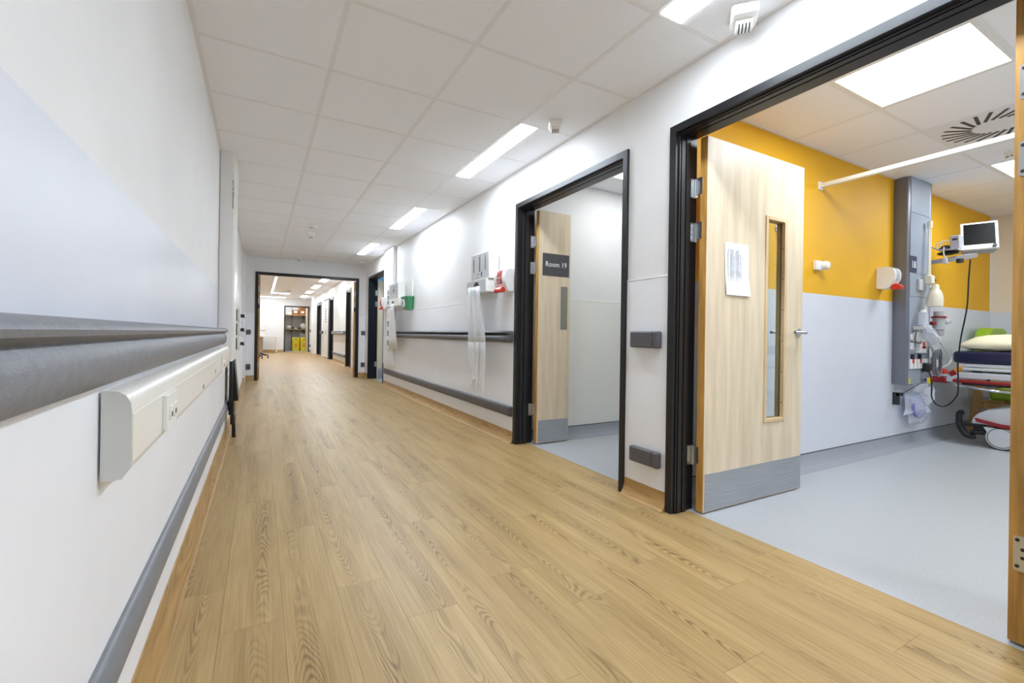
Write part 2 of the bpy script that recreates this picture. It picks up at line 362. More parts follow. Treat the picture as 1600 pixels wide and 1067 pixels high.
for y in cys[1:-1]:
    inside = any(a + .1 < y < a + 1.1 for a in strips)
    if inside:
        bx(XL, 1.5145, y - B / 2, y + B / 2, CZ + .0006, CZ + .03).build('cross_bar', 'tbar', ceil)
        bx(1.66, XR, y - B / 2, y + B / 2, CZ + .0006, CZ + .03).build('cross_bar', 'tbar', ceil)
    else: bx(XL, XR, y - B / 2, y + B / 2, CZ + .0006, CZ + .03).build('cross_bar', 'tbar', ceil)
bx(XL, XL + .022, YN, YF, CZ - .0012, CZ + .03).build('edge_angle', 'tbar', ceil)
bx(XR - .022, XR, YN, YF, CZ - .0012, CZ + .03).build('edge_angle', 'tbar', ceil)
bx(XL, XR, YF - .022, YF, CZ - .001, CZ + .03).build('edge_angle', 'tbar', ceil)
def frange(a, s, n): return [a + s * k for k in range(n)]
bxs = [XRB] + frange(2.745, .6, 8) + [7.35]; bys = [-2.6] + frange(-2.23, .6, 7) + [YB]
BAYP = [(2.745, 3.345, .77, 1.37), (5.145, 5.745, .77, 1.37), (2.745, 3.345, -1.63, -1.03), (5.145, 5.745, -1.63, -1.03)]
DIFF = (3.945, 4.545, .77, 1.37)
tiled_ceiling('ceiling', 'suspended tile ceiling of the yellow bay', bxs, bys, CZ, BAYP + [DIFF])
R19P = (2.735, 3.335, 2.565, 3.165)
tiled_ceiling('ceiling', 'suspended tile ceiling inside room 19', [XRB, 2.735, 3.335, 3.935, 4.535, 5.2], [2.02, 2.565, 3.165, Y19], CZ, [R19P])
FCZ = 2.47
fxs = [-1.5, -.9, -.3, .3, .9, 1.5, 2.1]; fys = [YF + .12] + frange(10.6, .6, 22) + [23.5]
FARP = [(1.5, 1.72, 10.6 + 2.4 * k, 11.8 + 2.4 * k) for k in range(5)]
tiled_ceiling('ceiling', 'suspended tile ceiling beyond the double doors', fxs, fys, FCZ)

# walls
def wall(name, label, boxes, m='paint', loc=(0, 0, 0)):
    o = thing(name, label, 'wall', loc, kind='structure')
    mb = MB()
    for b in boxes: mb.box(*b)
    mb.build('wall_face', m, o); return o
def seg_boxes(x0, x1, ya, yb, zt, opens):
    out = []; y = ya
    for a, b in opens:
        out.append((x0, x1, y, a, 0, zt)); out.append((x0, x1, a, b, DT - .03, zt)); y = b
    out.append((x0, x1, y, yb, 0, zt)); return out
PT = 1.288
OP = [(a + .02, b - .02) for a, b in (D18, D19, D20)]
wr = wall('wall_right', 'long white corridor wall with door openings', seg_boxes(XR, XRB, YN, YF, CZ + .05, OP))
for a, b in ((YN, D18[0] + .01), (D18[1] - .01, D19[0] + .01), (D19[1] - .01, D20[0] + .01), (D20[1] - .01, YF)):
    bx(XR - .004, XR + .001, a, b, .09, PT).build('cladding_sheet', 'clad_lit', wr)
    bx(XR - .006, XR + .001, a, b, PT, PT + .005).build('cladding_bead', 'bead', wr)
wl = wall('wall_left', 'long white wall beside the camera with pale blue lower band', [(XL - .15, XL, YN, 9.47, 0, CZ + .05)])
bx(XL, XL + .002, YN, 9.47, .84, 1.29).build('cladding_sheet', 'clad', wl)
bx(XL, XLL, YN, 9.0, .0, .849).build('boxing_face', 'clad_lit', thing('trim_2', 'pale boxing along the foot of the left wall', 'boxing', (XL, YN, 0), kind='structure'))
nb = thing('trim_5', 'white wall nib left of the double doors', 'nib', (XL, 9.47, 0), kind='structure')
bx(XL - .15, -.245, 9.47, YF, 0, CZ + .05).build('nib_face', 'paint', nb)
bx(-.245, -.242, 9.47, YF, .09, PT).build('cladding_sheet', 'clad_lit', nb)
bx(XL, -.243, 9.467, 9.47, .09, PT).build('cladding_sheet', 'clad_lit', nb)
FD = (-.099, 1.818)
wf = wall('wall_far', 'white wall holding the open double doorway', [(-.45, FD[0] + .02, YF, YF + .12, 0, CZ + .05), (FD[1] - .02, 2.25, YF, YF + .12, 0, CZ + .05), (FD[0] + .02, FD[1] - .02, YF, YF + .12, DT - .03, CZ + .3), (-1.6, 2.25, YF, YF + .12, CZ + .05, CZ + .3)])
bx(-.30, FD[0] + .01, YF - .004, YF, .09, PT).build('cladding_sheet', 'clad_lit', wf); bx(FD[1] - .01, XR, YF - .004, YF, .09, PT).build('cladding_sheet', 'clad_lit', wf)
wall('wall_near', 'white wall closing the corridor behind the viewer', [(-.45, 7.6, YN - .1, YN, 0, CZ + .05)])
# bay walls
wb = wall('wall_bay_side', 'white bay wall with a yellow painted band', [(XRB, 7.5, YB, YB + .06, 0, CZ + .05)])
bx(XRB, 7.3, YB - .003, YB, PT + .01, CZ + .01).build('yellow_band', 'yellow', wb)
bx(XRB, 7.35, YB - .004, YB, .09, PT + .01).build('cladding_sheet', 'clad', wb)
wc = wall('wall_bay_back', 'cream wall at the back of the bay', [(7.35, 7.5, YN, YB + .06, 0, CZ + .05)], 'cream')
bx(7.346, 7.351, YN, YB, .09, PT).build('cladding_sheet', 'clad', wc)
w19 = wall('wall_room_side', 'white side wall inside room 19', [(XRB, 5.3, Y19, Y19 + .1, 0, CZ + .05)])
bx(XRB, 5.2, Y19 - .004, Y19, .09, PT).build('cladding_sheet', mat('cladding_warm_white', (232, 232, 226), .4), w19)
bx(XRB, 5.2, Y19 - .006, Y19, PT, PT + .005).build('cladding_bead', 'bead', w19)
wall('wall_room_back', 'white back wall of room 19', [(5.2, 5.3, YB + .06, Y19 + .1, 0, CZ + .05)])
w20 = wall('wall_side_room', 'pale blue wall behind the far right doorway', [(XRB, 4.5, 9.75, 9.85, 0, CZ + .05), (4.5, 4.6, 8.0, 9.85, 0, CZ + .05), (XRB, 4.6, 8.0, 8.1, 0, CZ + .05), (XRB, 4.6, 8.0, 9.85, CZ + .05, CZ + .1)], 'blue')
# far part
XF = 2.1; YE = 23.5
FA, FB, FC = (12.6, 13.38), (15.95, 16.9), (19.3, 20.85)
wall('wall_far_right', 'white wall with dark door frames beyond the double doors', [b if b[5] < 2.6 else b for b in seg_boxes(XF, XF + .15, YF + .12, YE, 2.6, [(a + .02, b - .02) for a, b in (FA, FB, FC)])])
SD = (.95, 2.025)
we = wall('wall_end', 'white end wall with the store doorway', [(-1.6, SD[0] + .02, YE, YE + .12, 0, 2.6), (SD[1] - .02, 2.25, YE, YE + .12, 0, 2.6), (SD[0] + .02, SD[1] - .02, YE, YE + .12, 2.14, 2.6)])
wall('wall_far_left', 'white left wall beyond the double doors', [(-1.6, -1.5, YF + .12, YE, 0, 2.6)])
wall('wall_store', 'grey walls of the small store room', [(.7, 2.3, 25.3, 25.4, 0, 2.6), (.7, .8, YE + .12, 25.3, 0, 2.6), (2.2, 2.3, YE + .12, 25.3, 0, 2.6), (.7, 2.3, YE + .12, 25.4, 2.5, 2.6)], 'greyplast')
bx(.8, 2.2, YE + .1, 25.3, 0.0005, .002).build('vinyl_sheet', 'greyfloor', thing('floor', 'grey floor of the store room', 'floor', (.8, YE, 0), kind='structure'))

# skirtings
def cove(name, label, ax, base, sgn, a, b, m, h=.1, d=.05, start=0.0):
    p = [(0, start), (0, h), (.005, h), (.008, h * .62), (.015, h * .34), (.027, h * .14), (d * .75, h * .035), (d, .001), (d, start)]
    pts = [(base + sgn * u, w) for u, w in p]
    o = MB()
    if ax == 'y': o.prism(pts, 'y', a, b)
    else: o.prism(pts, 'x', a, b)
    return tag(o.build(name, m), label, 'baseboard', kind='structure')
cove('baseboard_left', 'oak coloured coved skirting below the left crash rail', 'y', XLL, 1, YN, 9.47, 'oakskirt', .105, .036)
for n, (a, b, l) in enumerate(((YN, D18[0], 'outside the bay, nearest end'), (D18[1], D19[0], 'between the bay and room 19'), (D19[1], D20[0], 'under the long wall past room 19'), (D20[1], YF, 'by the far corner on the right'))):
    cove('baseboard_right', 'oak coloured coved skirting ' + l, 'y', XR, -1, a, b, 'oakskirt', .1, .05)
cove('baseboard_far', 'oak coloured skirting left of the double doors', 'x', YF, -1, -.245, FD[0], 'oakskirt', .1, .04)
cove('baseboard_far', 'oak coloured skirting right of the double doors', 'x', YF, -1, FD[1], XR, 'oakskirt', .1, .04)
cove('baseboard_nib', 'oak coloured skirting on the left nib wall', 'x', 9.47, -1, -.3, -.245, 'oakskirt', .1, .02)
cove('baseboard_bay', 'grey coved skirting of the bay', 'x', YB, -1, XRB, 7.35, 'greycove', .095, .11)
cove('baseboard_bay', 'grey coved skirting at the back of the bay', 'y', 7.35, -1, YN, YB, 'greycove', .095, .11)
cove('baseboard_room', 'grey coved skirting in room 19', 'x', Y19, -1, XRB, 5.2, 'greycove', .095, .11)
for nm, base, xa, xb, l in (('trim_3', YB, XRB, 7.35, 'thin dark capping line above the bay skirting'), ('trim_4', Y19, XRB, 5.2, 'thin dark capping line above the room 19 skirting')):
    tag(bx(xa, xb, base - .007, base - .003, .095, .100).build(nm, 'slot'), l, 'trim', kind='structure')
cove('baseboard_end', 'oak coloured skirting on the end wall left of the store', 'x', YE, -1, -1.5, SD[0], 'oakskirt', .1, .03)
cove('baseboard_end', 'oak coloured skirting right of the store doorway', 'x', YE, -1, SD[1], XF, 'oakskirt', .1, .03)
cove('baseboard_far_right', 'oak coloured skirting along the far right wall', 'y', XF, -1, FA[1], FB[0], 'oakskirt', .1, .05)

# ------------------------------------------------------------------ doors
PROF = [(-.016, 0), (-.016, .042), (.006, .042), (.006, .050), (.016, .050), (.016, .044), (.022, .044), (.022, .052), (.052, .052), (.052, .044), (.060, .044), (.060, .052), (.092, .052), (.092, .038), (.160, .038), (.160, 0)]
def u_frame(x0, a, b, zt, axis='y', prof=PROF, sgn=1):
    """door frame: its section carried round the two jambs and the head with mitred corners"""
    mb = MB(); rings = []
    for st in range(4):
        r = []
        for x, d in prof:
            p = [(a + d, 0), (a + d, zt - d), (b - d, zt - d), (b - d, 0)][st]
            r.append((x0 + sgn * x, p[0], p[1]) if axis == 'y' else (p[0], x0 + sgn * x, p[1]))
        rings.append(r)
    return mb.loft(rings)
def hinge(parent, x, y, z, sy, h=.105):
    """leaf on the jamb, knuckle, leaf on the door edge; sy = direction from jamb towards the door"""
    m = MB(); m.box(x - .034, x - .003, y - .0015, y + .0015, z - h / 2, z + h / 2)
    m.cyl((x + .004, y + sy * .008, z - h / 2), (x + .004, y + sy * .008, z + h / 2), .0085, n=12)
    m.box(x - .0035, x + .002, y + sy * .008, y + sy * .05, z - h * .36, z + h * .5)
    for k in (-.3, 0, .3): m.cyl((x - .02, y + sy * .001, z + k * h), (x - .02, y + sy * .0035, z + k * h), .005, n=8)
    return m.build('hinge', 'steel', parent)
def leaf(door, x0, x1, y0, y1, zt, hole=None, face=-1):
    mb = MB()
    if hole:
        a, b, c, d = hole
        mb.box(x0 + .0018, a, y0, y1, .008, zt); mb.box(b, x1, y0, y1, .008, zt); mb.box(a, b, y0, y1, .008, c); mb.box(a, b, y0, y1, d, zt)
    else: mb.box(x0 + .0018, x1, y0, y1, .008, zt)
    lf = mb.build('door_leaf', 'leaf', door)
    bx(x0, x0 + .002, y0 + .0015, y1 - .0005, .008, zt).build('edge_lipping', 'edge', lf)
    return lf
def kick(lf, x0, x1, y, face, z1=.213):
    a, b = sorted((y, y + face * .002)); return bx(x0, x1, a, b, .012, z1).build('kick_plate', 'brush', lf)
def lever(lf, x, y, z, face, dx):
    m = MB(); m.cyl((x, y, z), (x, y + face * .009, z), .026, n=20); m.cyl((x, y + face * .009, z), (x, y + face * .05, z), .010, n=12)
    m.tube(smoothpath([(x + .002, y + face * .05, z), (x - dx * .03, y + face * .053, z), (x - dx * .125, y + face * .053, z)], 3), .0095, 10)
    return m.build('handle', 'steel', lf)
# door_1: the bay
d1 = thing('door_1', 'open leaf-and-a-half doorway of the yellow bay with black frame', 'door', (XR, D18[0], 0), kind='structure')
u_frame(XR, *D18, DT).build('door_frame', 'black', d1, bevel=.0015, seg=1)
LY0, LY1, LX0, LX1 = 1.632, 1.677, 2.093, 3.016
HO = (2.622, 2.828, .455, 1.682)
l1 = leaf(d1, LX0, LX1, LY0, LY1, 2.042, HO)
g = MB(); a, b, c, d = HO; w = .018
for yy0, yy1 in ((LY0 - .007, LY0 + .017), (LY1 - .017, LY1 + .007)):
    g.box(a - .004, a + w, yy0, yy1, c - .004, d + .004); g.box(b - w, b + .004, yy0, yy1, c - .004, d + .004)
    g.box(a + w, b - w, yy0, yy1, c - .004, c + w); g.box(a + w, b - w, yy0, yy1, d - w, d + .004)
g.build('glazing_bead', 'bvis', l1, bevel=.002, seg=1)
sc = MB()
for z in frange(.56, .19, 6): sc.cyl((b - w, LY0 + .006, z), (b - w - .001, LY0 + .006, z), .0035, n=8)
sc.build('bead_pin', 'slot', l1)
bx(a, b, 1.651, 1.657, c, d).build('glass_pane', 'glass', l1)
kick(l1, 2.106, LX1 - .001, LY0, -1)
lever(l1, 2.968, LY0, .993, -1, 1); lever(l1, 2.968, LY1, .993, 1, 1)
for z in (1.775, 1.532, .305): hinge(d1, 2.093, 1.711, z, -1)
l2 = leaf(d1, LX0, 2.44, .448, .493, 2.042)
for z in (1.775, 1.532, .29):
    h = MB(); h.prism(rounded([(.453, z - .055), (.482, z - .055), (.482, z + .055), (.453, z + .055)], .008), 'x', 2.0905, 2.0932)
    h.build('hinge', 'steel', l2)
    h = MB()
    for k in (-.04, -.012, .014, .042): h.cyl((2.0905, .473 - (.012 if abs(k) < .02 else 0), z + k), (2.0895, .473 - (.012 if abs(k) < .02 else 0), z + k), .0055, n=10)
    h.build('hinge_screw', 'slot', l2)
bx(2.095, 2.098, .42, .45, 0, 2.04).build('door_stop', 'black', d1)
# door_2: room 19
d2 = thing('door_2', 'open doorway of room 19 with black frame', 'door', (XR, D19[0], 0), kind='structure')
u_frame(XR, *D19, DT).build('door_frame', 'black', d2, bevel=.0015, seg=1)
l3 = leaf(d2, 2.108, 2.447, 3.342, 3.387, 2.042)
kick(l3, 2.122, 2.443, 3.342, -1, .207)
sg = bx(2.148, 2.432, 3.3395, 3.342, 1.478, 1.674).build('room_sign', 'sign', l3, label='dark grey room number plate')
MB().text('Room 19', .066, (2.29, 3.3385, 1.578), (1, 0, 0), (0, 0, 1), sx=.93).build('sign_lettering', 'whiteink', sg, smooth=False, recalc=False)
MB().prism(rounded([(2.346, 1.005), (2.418, 1.005), (2.418, 1.39), (2.346, 1.39)], .012), 'y', 3.34, 3.342).build('finger_plate', 'sat', l3)
for z in (1.775, 1.545, .295): hinge(d2, 2.108, 3.424, z, -1)
# door_3: far right doorway
d3 = thing('door_3', 'open doorway by the far right corner with black frame', 'door', (XR, D20[0], 0), kind='structure')
u_frame(XR, *D20, DT).build('door_frame', 'black', d3, bevel=.0015, seg=1)
l4 = leaf(d3, 2.108, 2.95, 9.535, 9.58, 2.03)
kick(l4, 2.12, 2.945, 9.535, -1)
for z in (1.775, 1.545, .3): hinge(d3, 2.108, 9.611, z, -1)
# door_4: the far double doors
d4 = thing('door_4', 'black-framed double doorway across the far end of the corridor', 'door', (0, YF, 0), kind='structure')
u_frame(YF, *FD, DT, axis='x').build('door_frame', 'black', d4, bevel=.0015, seg=1)
for (xa, xb, s) in ((-.058, -.014, -1), (1.735, 1.78, 1)):
    sw = 0 if s < 0 else .24
    lf = MB().prism([(xa, YF + .125), (xb, YF + .125), (xb + sw, YF + 1.0), (xa + sw, YF + 1.02)], 'z', .008, 2.035).build('door_leaf', 'leaf', d4)
    bx(xa + .001, xb - .001, YF + .1235, YF + .1255, .008, 2.035).build('edge_lipping', 'edge', lf)
    for z in (1.775, 1.55, .3):
        h = MB(); xm = xa + .012 if s < 0 else xb - .012
        h.box(xm - .018, xm + .018, YF + .1195, YF + .1232, z - .05, z + .05); h.cyl((xm + s * .02, YF + .115, z - .05), (xm + s * .02, YF + .115, z + .05), .009, n=8)
        h.build('hinge', 'steel', lf)
    h = bx(xa + .008, xb - .008, YF + .1205, YF + .1235, 1.4, 1.47).build('lock_plate', 'slot', lf)
    xk = xb if s < 0 else xa
    MB().prism([(xk, YF + .14), (xk - s * .002, YF + .14), (xk - s * .002 + sw * .97, YF + .99), (xk + sw * .97, YF + .99)], 'z', .012, .21).build('kick_plate', 'brush', lf)
# far doorways on the right wall and the store doorway
def far_door(n, label, a, b, x, closed, axis='y'):
    d = thing('door_%d' % n, label, 'door', (x, a, 0), kind='structure')
    u_frame(x, a, b, 2.14, axis).build('door_frame', 'black', d)
    if closed: bx(x + .1, x + .145, a + .045, b - .045, .008, 2.09).build('door_leaf', closed, d)
    return d
far_door(5, 'dark-framed doorway just beyond the double doors', *FA, XF, 'leaf')
far_door(6, 'dark-framed doorway left of the far handrail', *FB, XF, 'slot')
far_door(7, 'dark-framed doorway nearest the end wall', *FC, XF, 'slot')
d8 = far_door(8, 'store doorway in the end wall with shelves behind', *SD, YE, None, 'x')
bx(SD[1] - .088, SD[1] - .046, YE + .12, YE + .95, .01, 2.08).build('door_leaf', 'leaf', d8)
d9 = thing('door_9', 'white cupboard door with dark edging on the far right wall', 'door', (XF, 17.05, 0), kind='structure')
bx(XF - .02, XF, 17.05, 18.5, 0, 2.14).build('cupboard_frame', 'sign', d9)
bx(XF - .024, XF - .018, 17.12, 18.43, .03, 2.09).build('door_panel', 'wplast', d9)
t_ = MB()
for k in range(6): t_.box(XF - .0255, XF - .0238, 17.6, 17.95, 1.3 + k * .09, 1.345 + k * .09)
t_.box(XF - .0255, XF - .0238, 17.75, 17.9, .86, 1.02); t_.build('print', 'inkgrey', d9)
bx(1.985, XF, 21.1, 22.2, 0, FCZ).build('pillar', 'paint', thing('trim_1', 'white boxed pillar near the end wall', 'pillar', (XF, 21.1, 0), kind='structure'))

# ------------------------------------------------------------------ ceiling lamps
def strip_lamp(y, label, x0=1.5145, x1=1.663, z=CZ, L=1.2, m='strip'):
    t = thing('ceiling_light', label, 'ceiling light', (x0, y, z), 'linear lamps along the corridor')
    f = MB(); f.box(x0 + .012, x0 + .016, y + .01, y + L - .01, z - .0005, z + .02); f.box(x1 - .006, x1 - .002, y + .01, y + L - .01, z - .0005, z + .02)
    f.box(x0 + .012, x1 - .002, y + .006, y + .014, z - .0005, z + .02); f.box(x0 + .012, x1 - .002, y + L - .014, y + L - .006, z - .0005, z + .02); f.build('lamp_trim', 'wplast', t)
    bx(x0 + .0165, x1 - .0065, y + .0145, y + L - .0145, z - .0025, z + .019).build('diffuser', m, t)
    bx(x0 + .012, x1 - .002, y + .006, y + L - .006, z + .02, z + .029).build('lamp_body', 'wplast', t)
    return t
for y, l in zip(strips, ('strip ceiling lamp behind the viewer', 'strip ceiling lamp cut by the top edge near the bay frame', 'long strip ceiling lamp above the room 19 door, beside a sensor', 'strip ceiling lamp between the near apron dispenser and the green bin', 'smallest strip ceiling lamp in front of the double doorway')): strip_lamp(y, l)
def panel_lamp(r, label, z=CZ, m='panel'):
    x0, x1, ya, yb = r; t = thing('ceiling_panel_light', label, 'ceiling light', (x0, ya, z), 'square lamps in the rooms')
    f = MB(); e = .026
    f.box(x0 + .01, x1 - .01, ya + .01, ya + e, z - .001, z + .02); f.box(x0 + .01, x1 - .01, yb - e, yb - .01, z - .001, z + .02)
    f.box(x0 + .01, x0 + e, ya + e, yb - e, z - .001, z + .02); f.box(x1 - e, x1 - .01, ya + e, yb - e, z - .001, z + .02); f.build('lamp_frame', 'wplast', t)
    MB().add([(x0 + e, ya + e, z + .001), (x0 + e, yb - e, z + .001), (x1 - e, yb - e, z + .001), (x1 - e, ya + e, z + .001)], [(0, 1, 2, 3)]).build('diffuser', m, t, recalc=False)
    bx(x0 + .01, x1 - .01, ya + .01, yb - .01, z + .02, z + .029).build('lamp_body', 'wplast', t)
for r, l in zip(BAYP, ('large square lamp panel just inside the bay doorway', 'square lamp panel deeper in the bay beyond the curtain rail', 'square lamp panel near the unseen end of the bay', 'square lamp panel at the unseen back of the bay')): panel_lamp(r, l)
panel_lamp(R19P, 'square lamp panel inside room 19', CZ, 'panel19')
panel_lamp((2.9, 3.5, 8.7, 9.3), 'square lamp panel in the room by the far corner', CZ + .045)
for k, l in enumerate(('nearest lamp beyond the double doors', 'second lamp beyond the double doors', 'third lamp beyond the double doors', 'fourth lamp beyond the double doors', 'lamp closest to the end wall on the right')):
    strip_lamp(11.2 + 2.4 * k, l, 1.5, 1.72, FCZ - .006, 1.2, 'farlamp')
strip_lamp(14.25, 'thin line lamp running along the ceiling beyond the double doors', .33, .40, FCZ - .006, 5.9, 'farlamp')
def cross_lamp(y, xa, xb, label):
    t = thing('ceiling_light', label, 'ceiling light', (xa, y, FCZ - .006), 'linear lamps along the corridor')
    bx(xa, xb, y, y + .10, FCZ - .016, FCZ - .004).build('diffuser', 'farlamp', t); bx(xa - .006, xb + .006, y - .006, y + .106, FCZ - .0035, FCZ + .001).build('lamp_trim', 'wplast', t)
cross_lamp(20.2, .36, 1.0, 'short cross lamp at the end of the thin line lamp'); cross_lamp(22.7, -1.0, .97, 'long cross lamp over the far desk')
panel_lamp((1.1, 1.7, 24.2, 24.8), 'lamp panel inside the store', 2.49)

# ------------------------------------------------------------------ rails and bumpers
def railprof(w0, sgn, pts): return [(w0 + sgn * u, z) for u, z in pts]
HP = [(0, .966), (.036, .971), (.062, .968), (.076, .961), (.081, .952), (.078, .943), (.069, .938), (.060, .9365), (.058, .933), (.066, .922), (.071, .906), (.072, .888), (.068, .866), (.056, .853), (.034, .846), (0, .844)]
hl = thing('handrail', 'thick grey handrail along the left wall beside the camera', 'handrail', (XL, YN, 0), 'corridor handrails')
MB().prism(railprof(XL + .002, 1, HP), 'y', YN + .02, 4.02).build('rail_body', 'rail', hl)
def scaled(P, k, zc, d=1): return [(u * k * d, zc + (z - zc) * k) for u, z in P]
MB().loft([[(XL + .002 + u * k, 4.021 + dy, .906 + (z - .906) * (1 - (1 - k) * .5)) for u, z in HP] for dy, k in ((0, 1.03), (.05, 1.03), (.075, .9), (.085, .5))]).build('end_cap', 'rail', hl)
LP_ = [(0, .321), (.006, .3205), (.014, .315), (.020, .304), (.024, .288), (.025, .272), (.024, .257), (.020, .245), (.012, .237), (0, .235)]
cl = thing('crash_rail', 'grey flat crash rail low on the left wall', 'crash rail', (XLL, YN, 0), 'low crash rails')
MB().prism(railprof(XLL, 1, LP_), 'y', YN + .02, 5.4).build('rail_body', 'rail_low', cl)
MB().loft([[(XLL + u * k, 5.401 + dy, .25 + (z - .25) * k) for u, z in LP_] for dy, k in ((0, 1.02), (.02, .98), (.03, .8))]).build('end_cap', 'rail_low', cl)
# right wall
HR = [(0, .985), (.052, .986), (.066, .981), (.072, .973), (.068, .965), (.05, .961), (.04, .956), (.046, .951), (.062, .946), (.075, .930), (.078, .915), (.073, .898), (.058, .887), (.03, .882), (0, .882)]
hr = thing('handrail', 'charcoal handrail passing behind the hanging aprons on the right wall', 'handrail', (XR, 3.5, 0), 'corridor handrails')
MB().prism(railprof(XR - .004, -1, HR), 'y', 3.62, 7.36).build('rail_body', 'railR', hr)
for ya, s in ((3.619, -1), (7.361, 1)):
    MB().loft([[(XR - .004 - u * k, ya + s * dy, .933 + (z - .933) * q) for u, z in HR] for dy, k, q in ((0, 1.03, 1.04), (.1, 1.03, 1.04), (.122, .9, .95), (.127, .6, .8))]).build('end_cap', 'railR', hr)
CR = [(0, .319), (.016, .320), (.027, .313), (.030, .300), (.030, .248), (.027, .236), (.016, .229), (0, .229)]
cr = thing('crash_rail', 'charcoal crash rail low on the right wall past room 19', 'crash rail', (XR, 3.5, 0), 'low crash rails')
MB().prism(railprof(XR - .004, -1, CR), 'y', 3.53, 8.20).build('rail_body', 'railR', cr)
for ya, s in ((3.529, -1), (8.201, 1)):
    MB().loft([[(XR - .004 - u * k, ya + s * dy, .274 + (z - .274) * q) for u, z in CR] for dy, k, q in ((0, 1.02, 1.02), (.028, 1, 1), (.038, .8, .85))]).build('end_cap', 'railR', cr)
def bumper(x, ya, yb, z0, z1, label, ax='y', m='railR', d=.036):
    t = thing('wall_bumper', label, 'wall bumper', (x, ya, z0) if ax == 'y' else (ya, x, z0), 'short wall bumpers')
    cut = ya + (yb - ya) * .2
    if ax == 'y':
        bx(x - d, x, cut + .0005, yb, z0, z1).build('bumper_body', m, t, bevel=.011, seg=4); bx(x - d - .0008, x, ya, cut - .0005, z0 - .001, z1 + .001).build('end_cap', m, t, bevel=.011, seg=4)
    else: bx(ya, yb, x - d, x, z0, z1).build('bumper_body', m, t, bevel=.01, seg=3)
bumper(XR - .004, 1.796, 2.018, .889, .985, 'upper charcoal bumper between the two near door frames')
bumper(XR - .004, 1.790, 2.012, .222, .311, 'lower charcoal bumper between the two near door frames')
bumper(YF, -.235, -.16, .885, .975, 'upper grey bumper left of the double doorway', 'x', d=.03); bumper(YF, -.235, -.16, .215, .32, 'lower grey bumper left of the double doorway', 'x', d=.03)
bumper(YF, 1.872, 1.95, .895, .985, 'upper grey bumper right of the double doorway', 'x', d=.03); bumper(YF, 1.872, 1.95, .215, .315, 'lower grey bumper right of the double doorway', 'x', d=.03)
bumper(YE, 2.032, 2.095, .93, 1.05, 'upper grey bumper right of the store doorway', 'x', 'rail', .03); bumper(YE, 2.032, 2.095, .23, .34, 'lower grey bumper right of the store doorway', 'x', 'rail', .03)
hf = thing('handrail', 'pale grey handrail on the far wall beyond the double doors', 'handrail', (XF, 13.4, 0), 'corridor handrails')
MB().prism(railprof(XF, -1, HR), 'y', 13.46, 15.86).build('rail_body', 'rail', hf)
cf = thing('crash_rail', 'grey crash rail on the far wall beyond the double doors', 'crash rail', (XF, 13.4, 0), 'low crash rails')
MB().prism(railprof(XF, -1, CR), 'y', 13.46, 15.86).build('rail_body', 'rail', cf)
hg = thing('handrail', 'short dark handrail between two far door frames', 'handrail', (XF, 18.5, 0), 'corridor handrails')
MB().prism(railprof(XF, -1, HR), 'y', 18.55, 19.25).build('rail_body', 'railR', hg)

# ------------------------------------------------------------------ left wall: dado trunking, riser, holders
TY0, TY1 = 1.108, 4.25
dt = thing('dado_trunking', 'white dado trunking with data outlets below the left handrail', 'trunking', (XLL, TY0, .66))
tp = [(XLL + .004, .670), (-.228, .670), (-.214, .690), (-.214, .796), (-.216, .812), (-.223, .826), (-.235, .834), (XLL + .004, .836)]
MB().prism(tp, 'y', TY0 + .004, TY1).build('trunking_body', 'trunk', dt)
MB().prism([(x + (.0015 if x > -.25 else 0), z + (.0015 if z > .8 else -.0015 if z < .68 else 0)) for x, z in tp], 'y', TY0, TY0 + .005).build('end_cap', 'trunkend', dt)
bx(XLL + .0005, XLL + .0038, TY0 + .02, TY1, .69, .81).build('gap_shade_plate', 'slot', dt)  # inset plate coloured dark to paint the shadow gap between trunking and wall
MB().prism([(-.2155, .792), (-.2128, .790), (-.2128, .698), (-.2155, .696)], 'y', TY0 + .012, TY1 - .3).build('cover_strip', 'trunk', dt)
def outlet(y, label):
    p = bx(-.213, -.202, y, y + .145, .700, .788).build('outlet_plate', 'wplast', dt, bevel=.002, seg=2, label=label)
    for k in (.025, .085):
        bx(-.2025, -.1985, y + k, y + k + .04, .721, .758).build('socket_shutter', 'trunk', p, bevel=.0015, seg=1)
        bx(-.1989, -.1982, y + k + .011, y + k + .029, .728, .741).build('socket_hole', 'slot', p)
outlet(1.42, 'twin data outlet plate nearest the end cap'); outlet(3.35, 'twin outlet plate at the far end')
for y, z in ((2.35, .70), (2.95, .72)): bx(-.2129, -.2120, y, y + .035, z, z + .018).build('label_sticker', 'inkgrey', dt)
rs = thing('riser_trunking', 'tall white riser trunking with vertical web address, left wall', 'trunking', (XL, 4.29, .7))
MB().prism(rounded([(-.298, 4.29), (-.196, 4.29), (-.196, 4.80), (-.298, 4.80)], .012, 3), 'z', .853, CZ - .002).prism(rounded([(-.2615, 4.29), (-.196, 4.29), (-.196, 4.80), (-.2615, 4.80)], .012, 3), 'z', .705, .853).build('trunking_body', 'paint', rs)
bx(-.196, -.192, 4.33, 4.76, .72, CZ - .01).build('cover_strip', 'wplast', rs)
MB().text('www.evapl.uk.com', .027, (-.2085, 4.288, 2.05), (0, 0, 1), (-1, 0, 0), sx=1.12).build('printed_text', 'ink', rs, smooth=False, recalc=False)
bx(-.3, -.19, 4.83, 5.12, 1.17, 1.33).build('holder_body', 'wplast', thing('soap_dispenser', 'white dispenser edge on the left wall above the glove holders', 'dispenser', (-.3, 4.83, 1.17)), bevel=.01)
bx(-.3, -.2, 4.86, 5.1, 1.38, 1.62).build('dispenser_body', 'wplast', thing('towel_dispenser', 'white towel dispenser seen edge-on on the left wall', 'dispenser', (-.3, 4.86, 1.38)), bevel=.01)
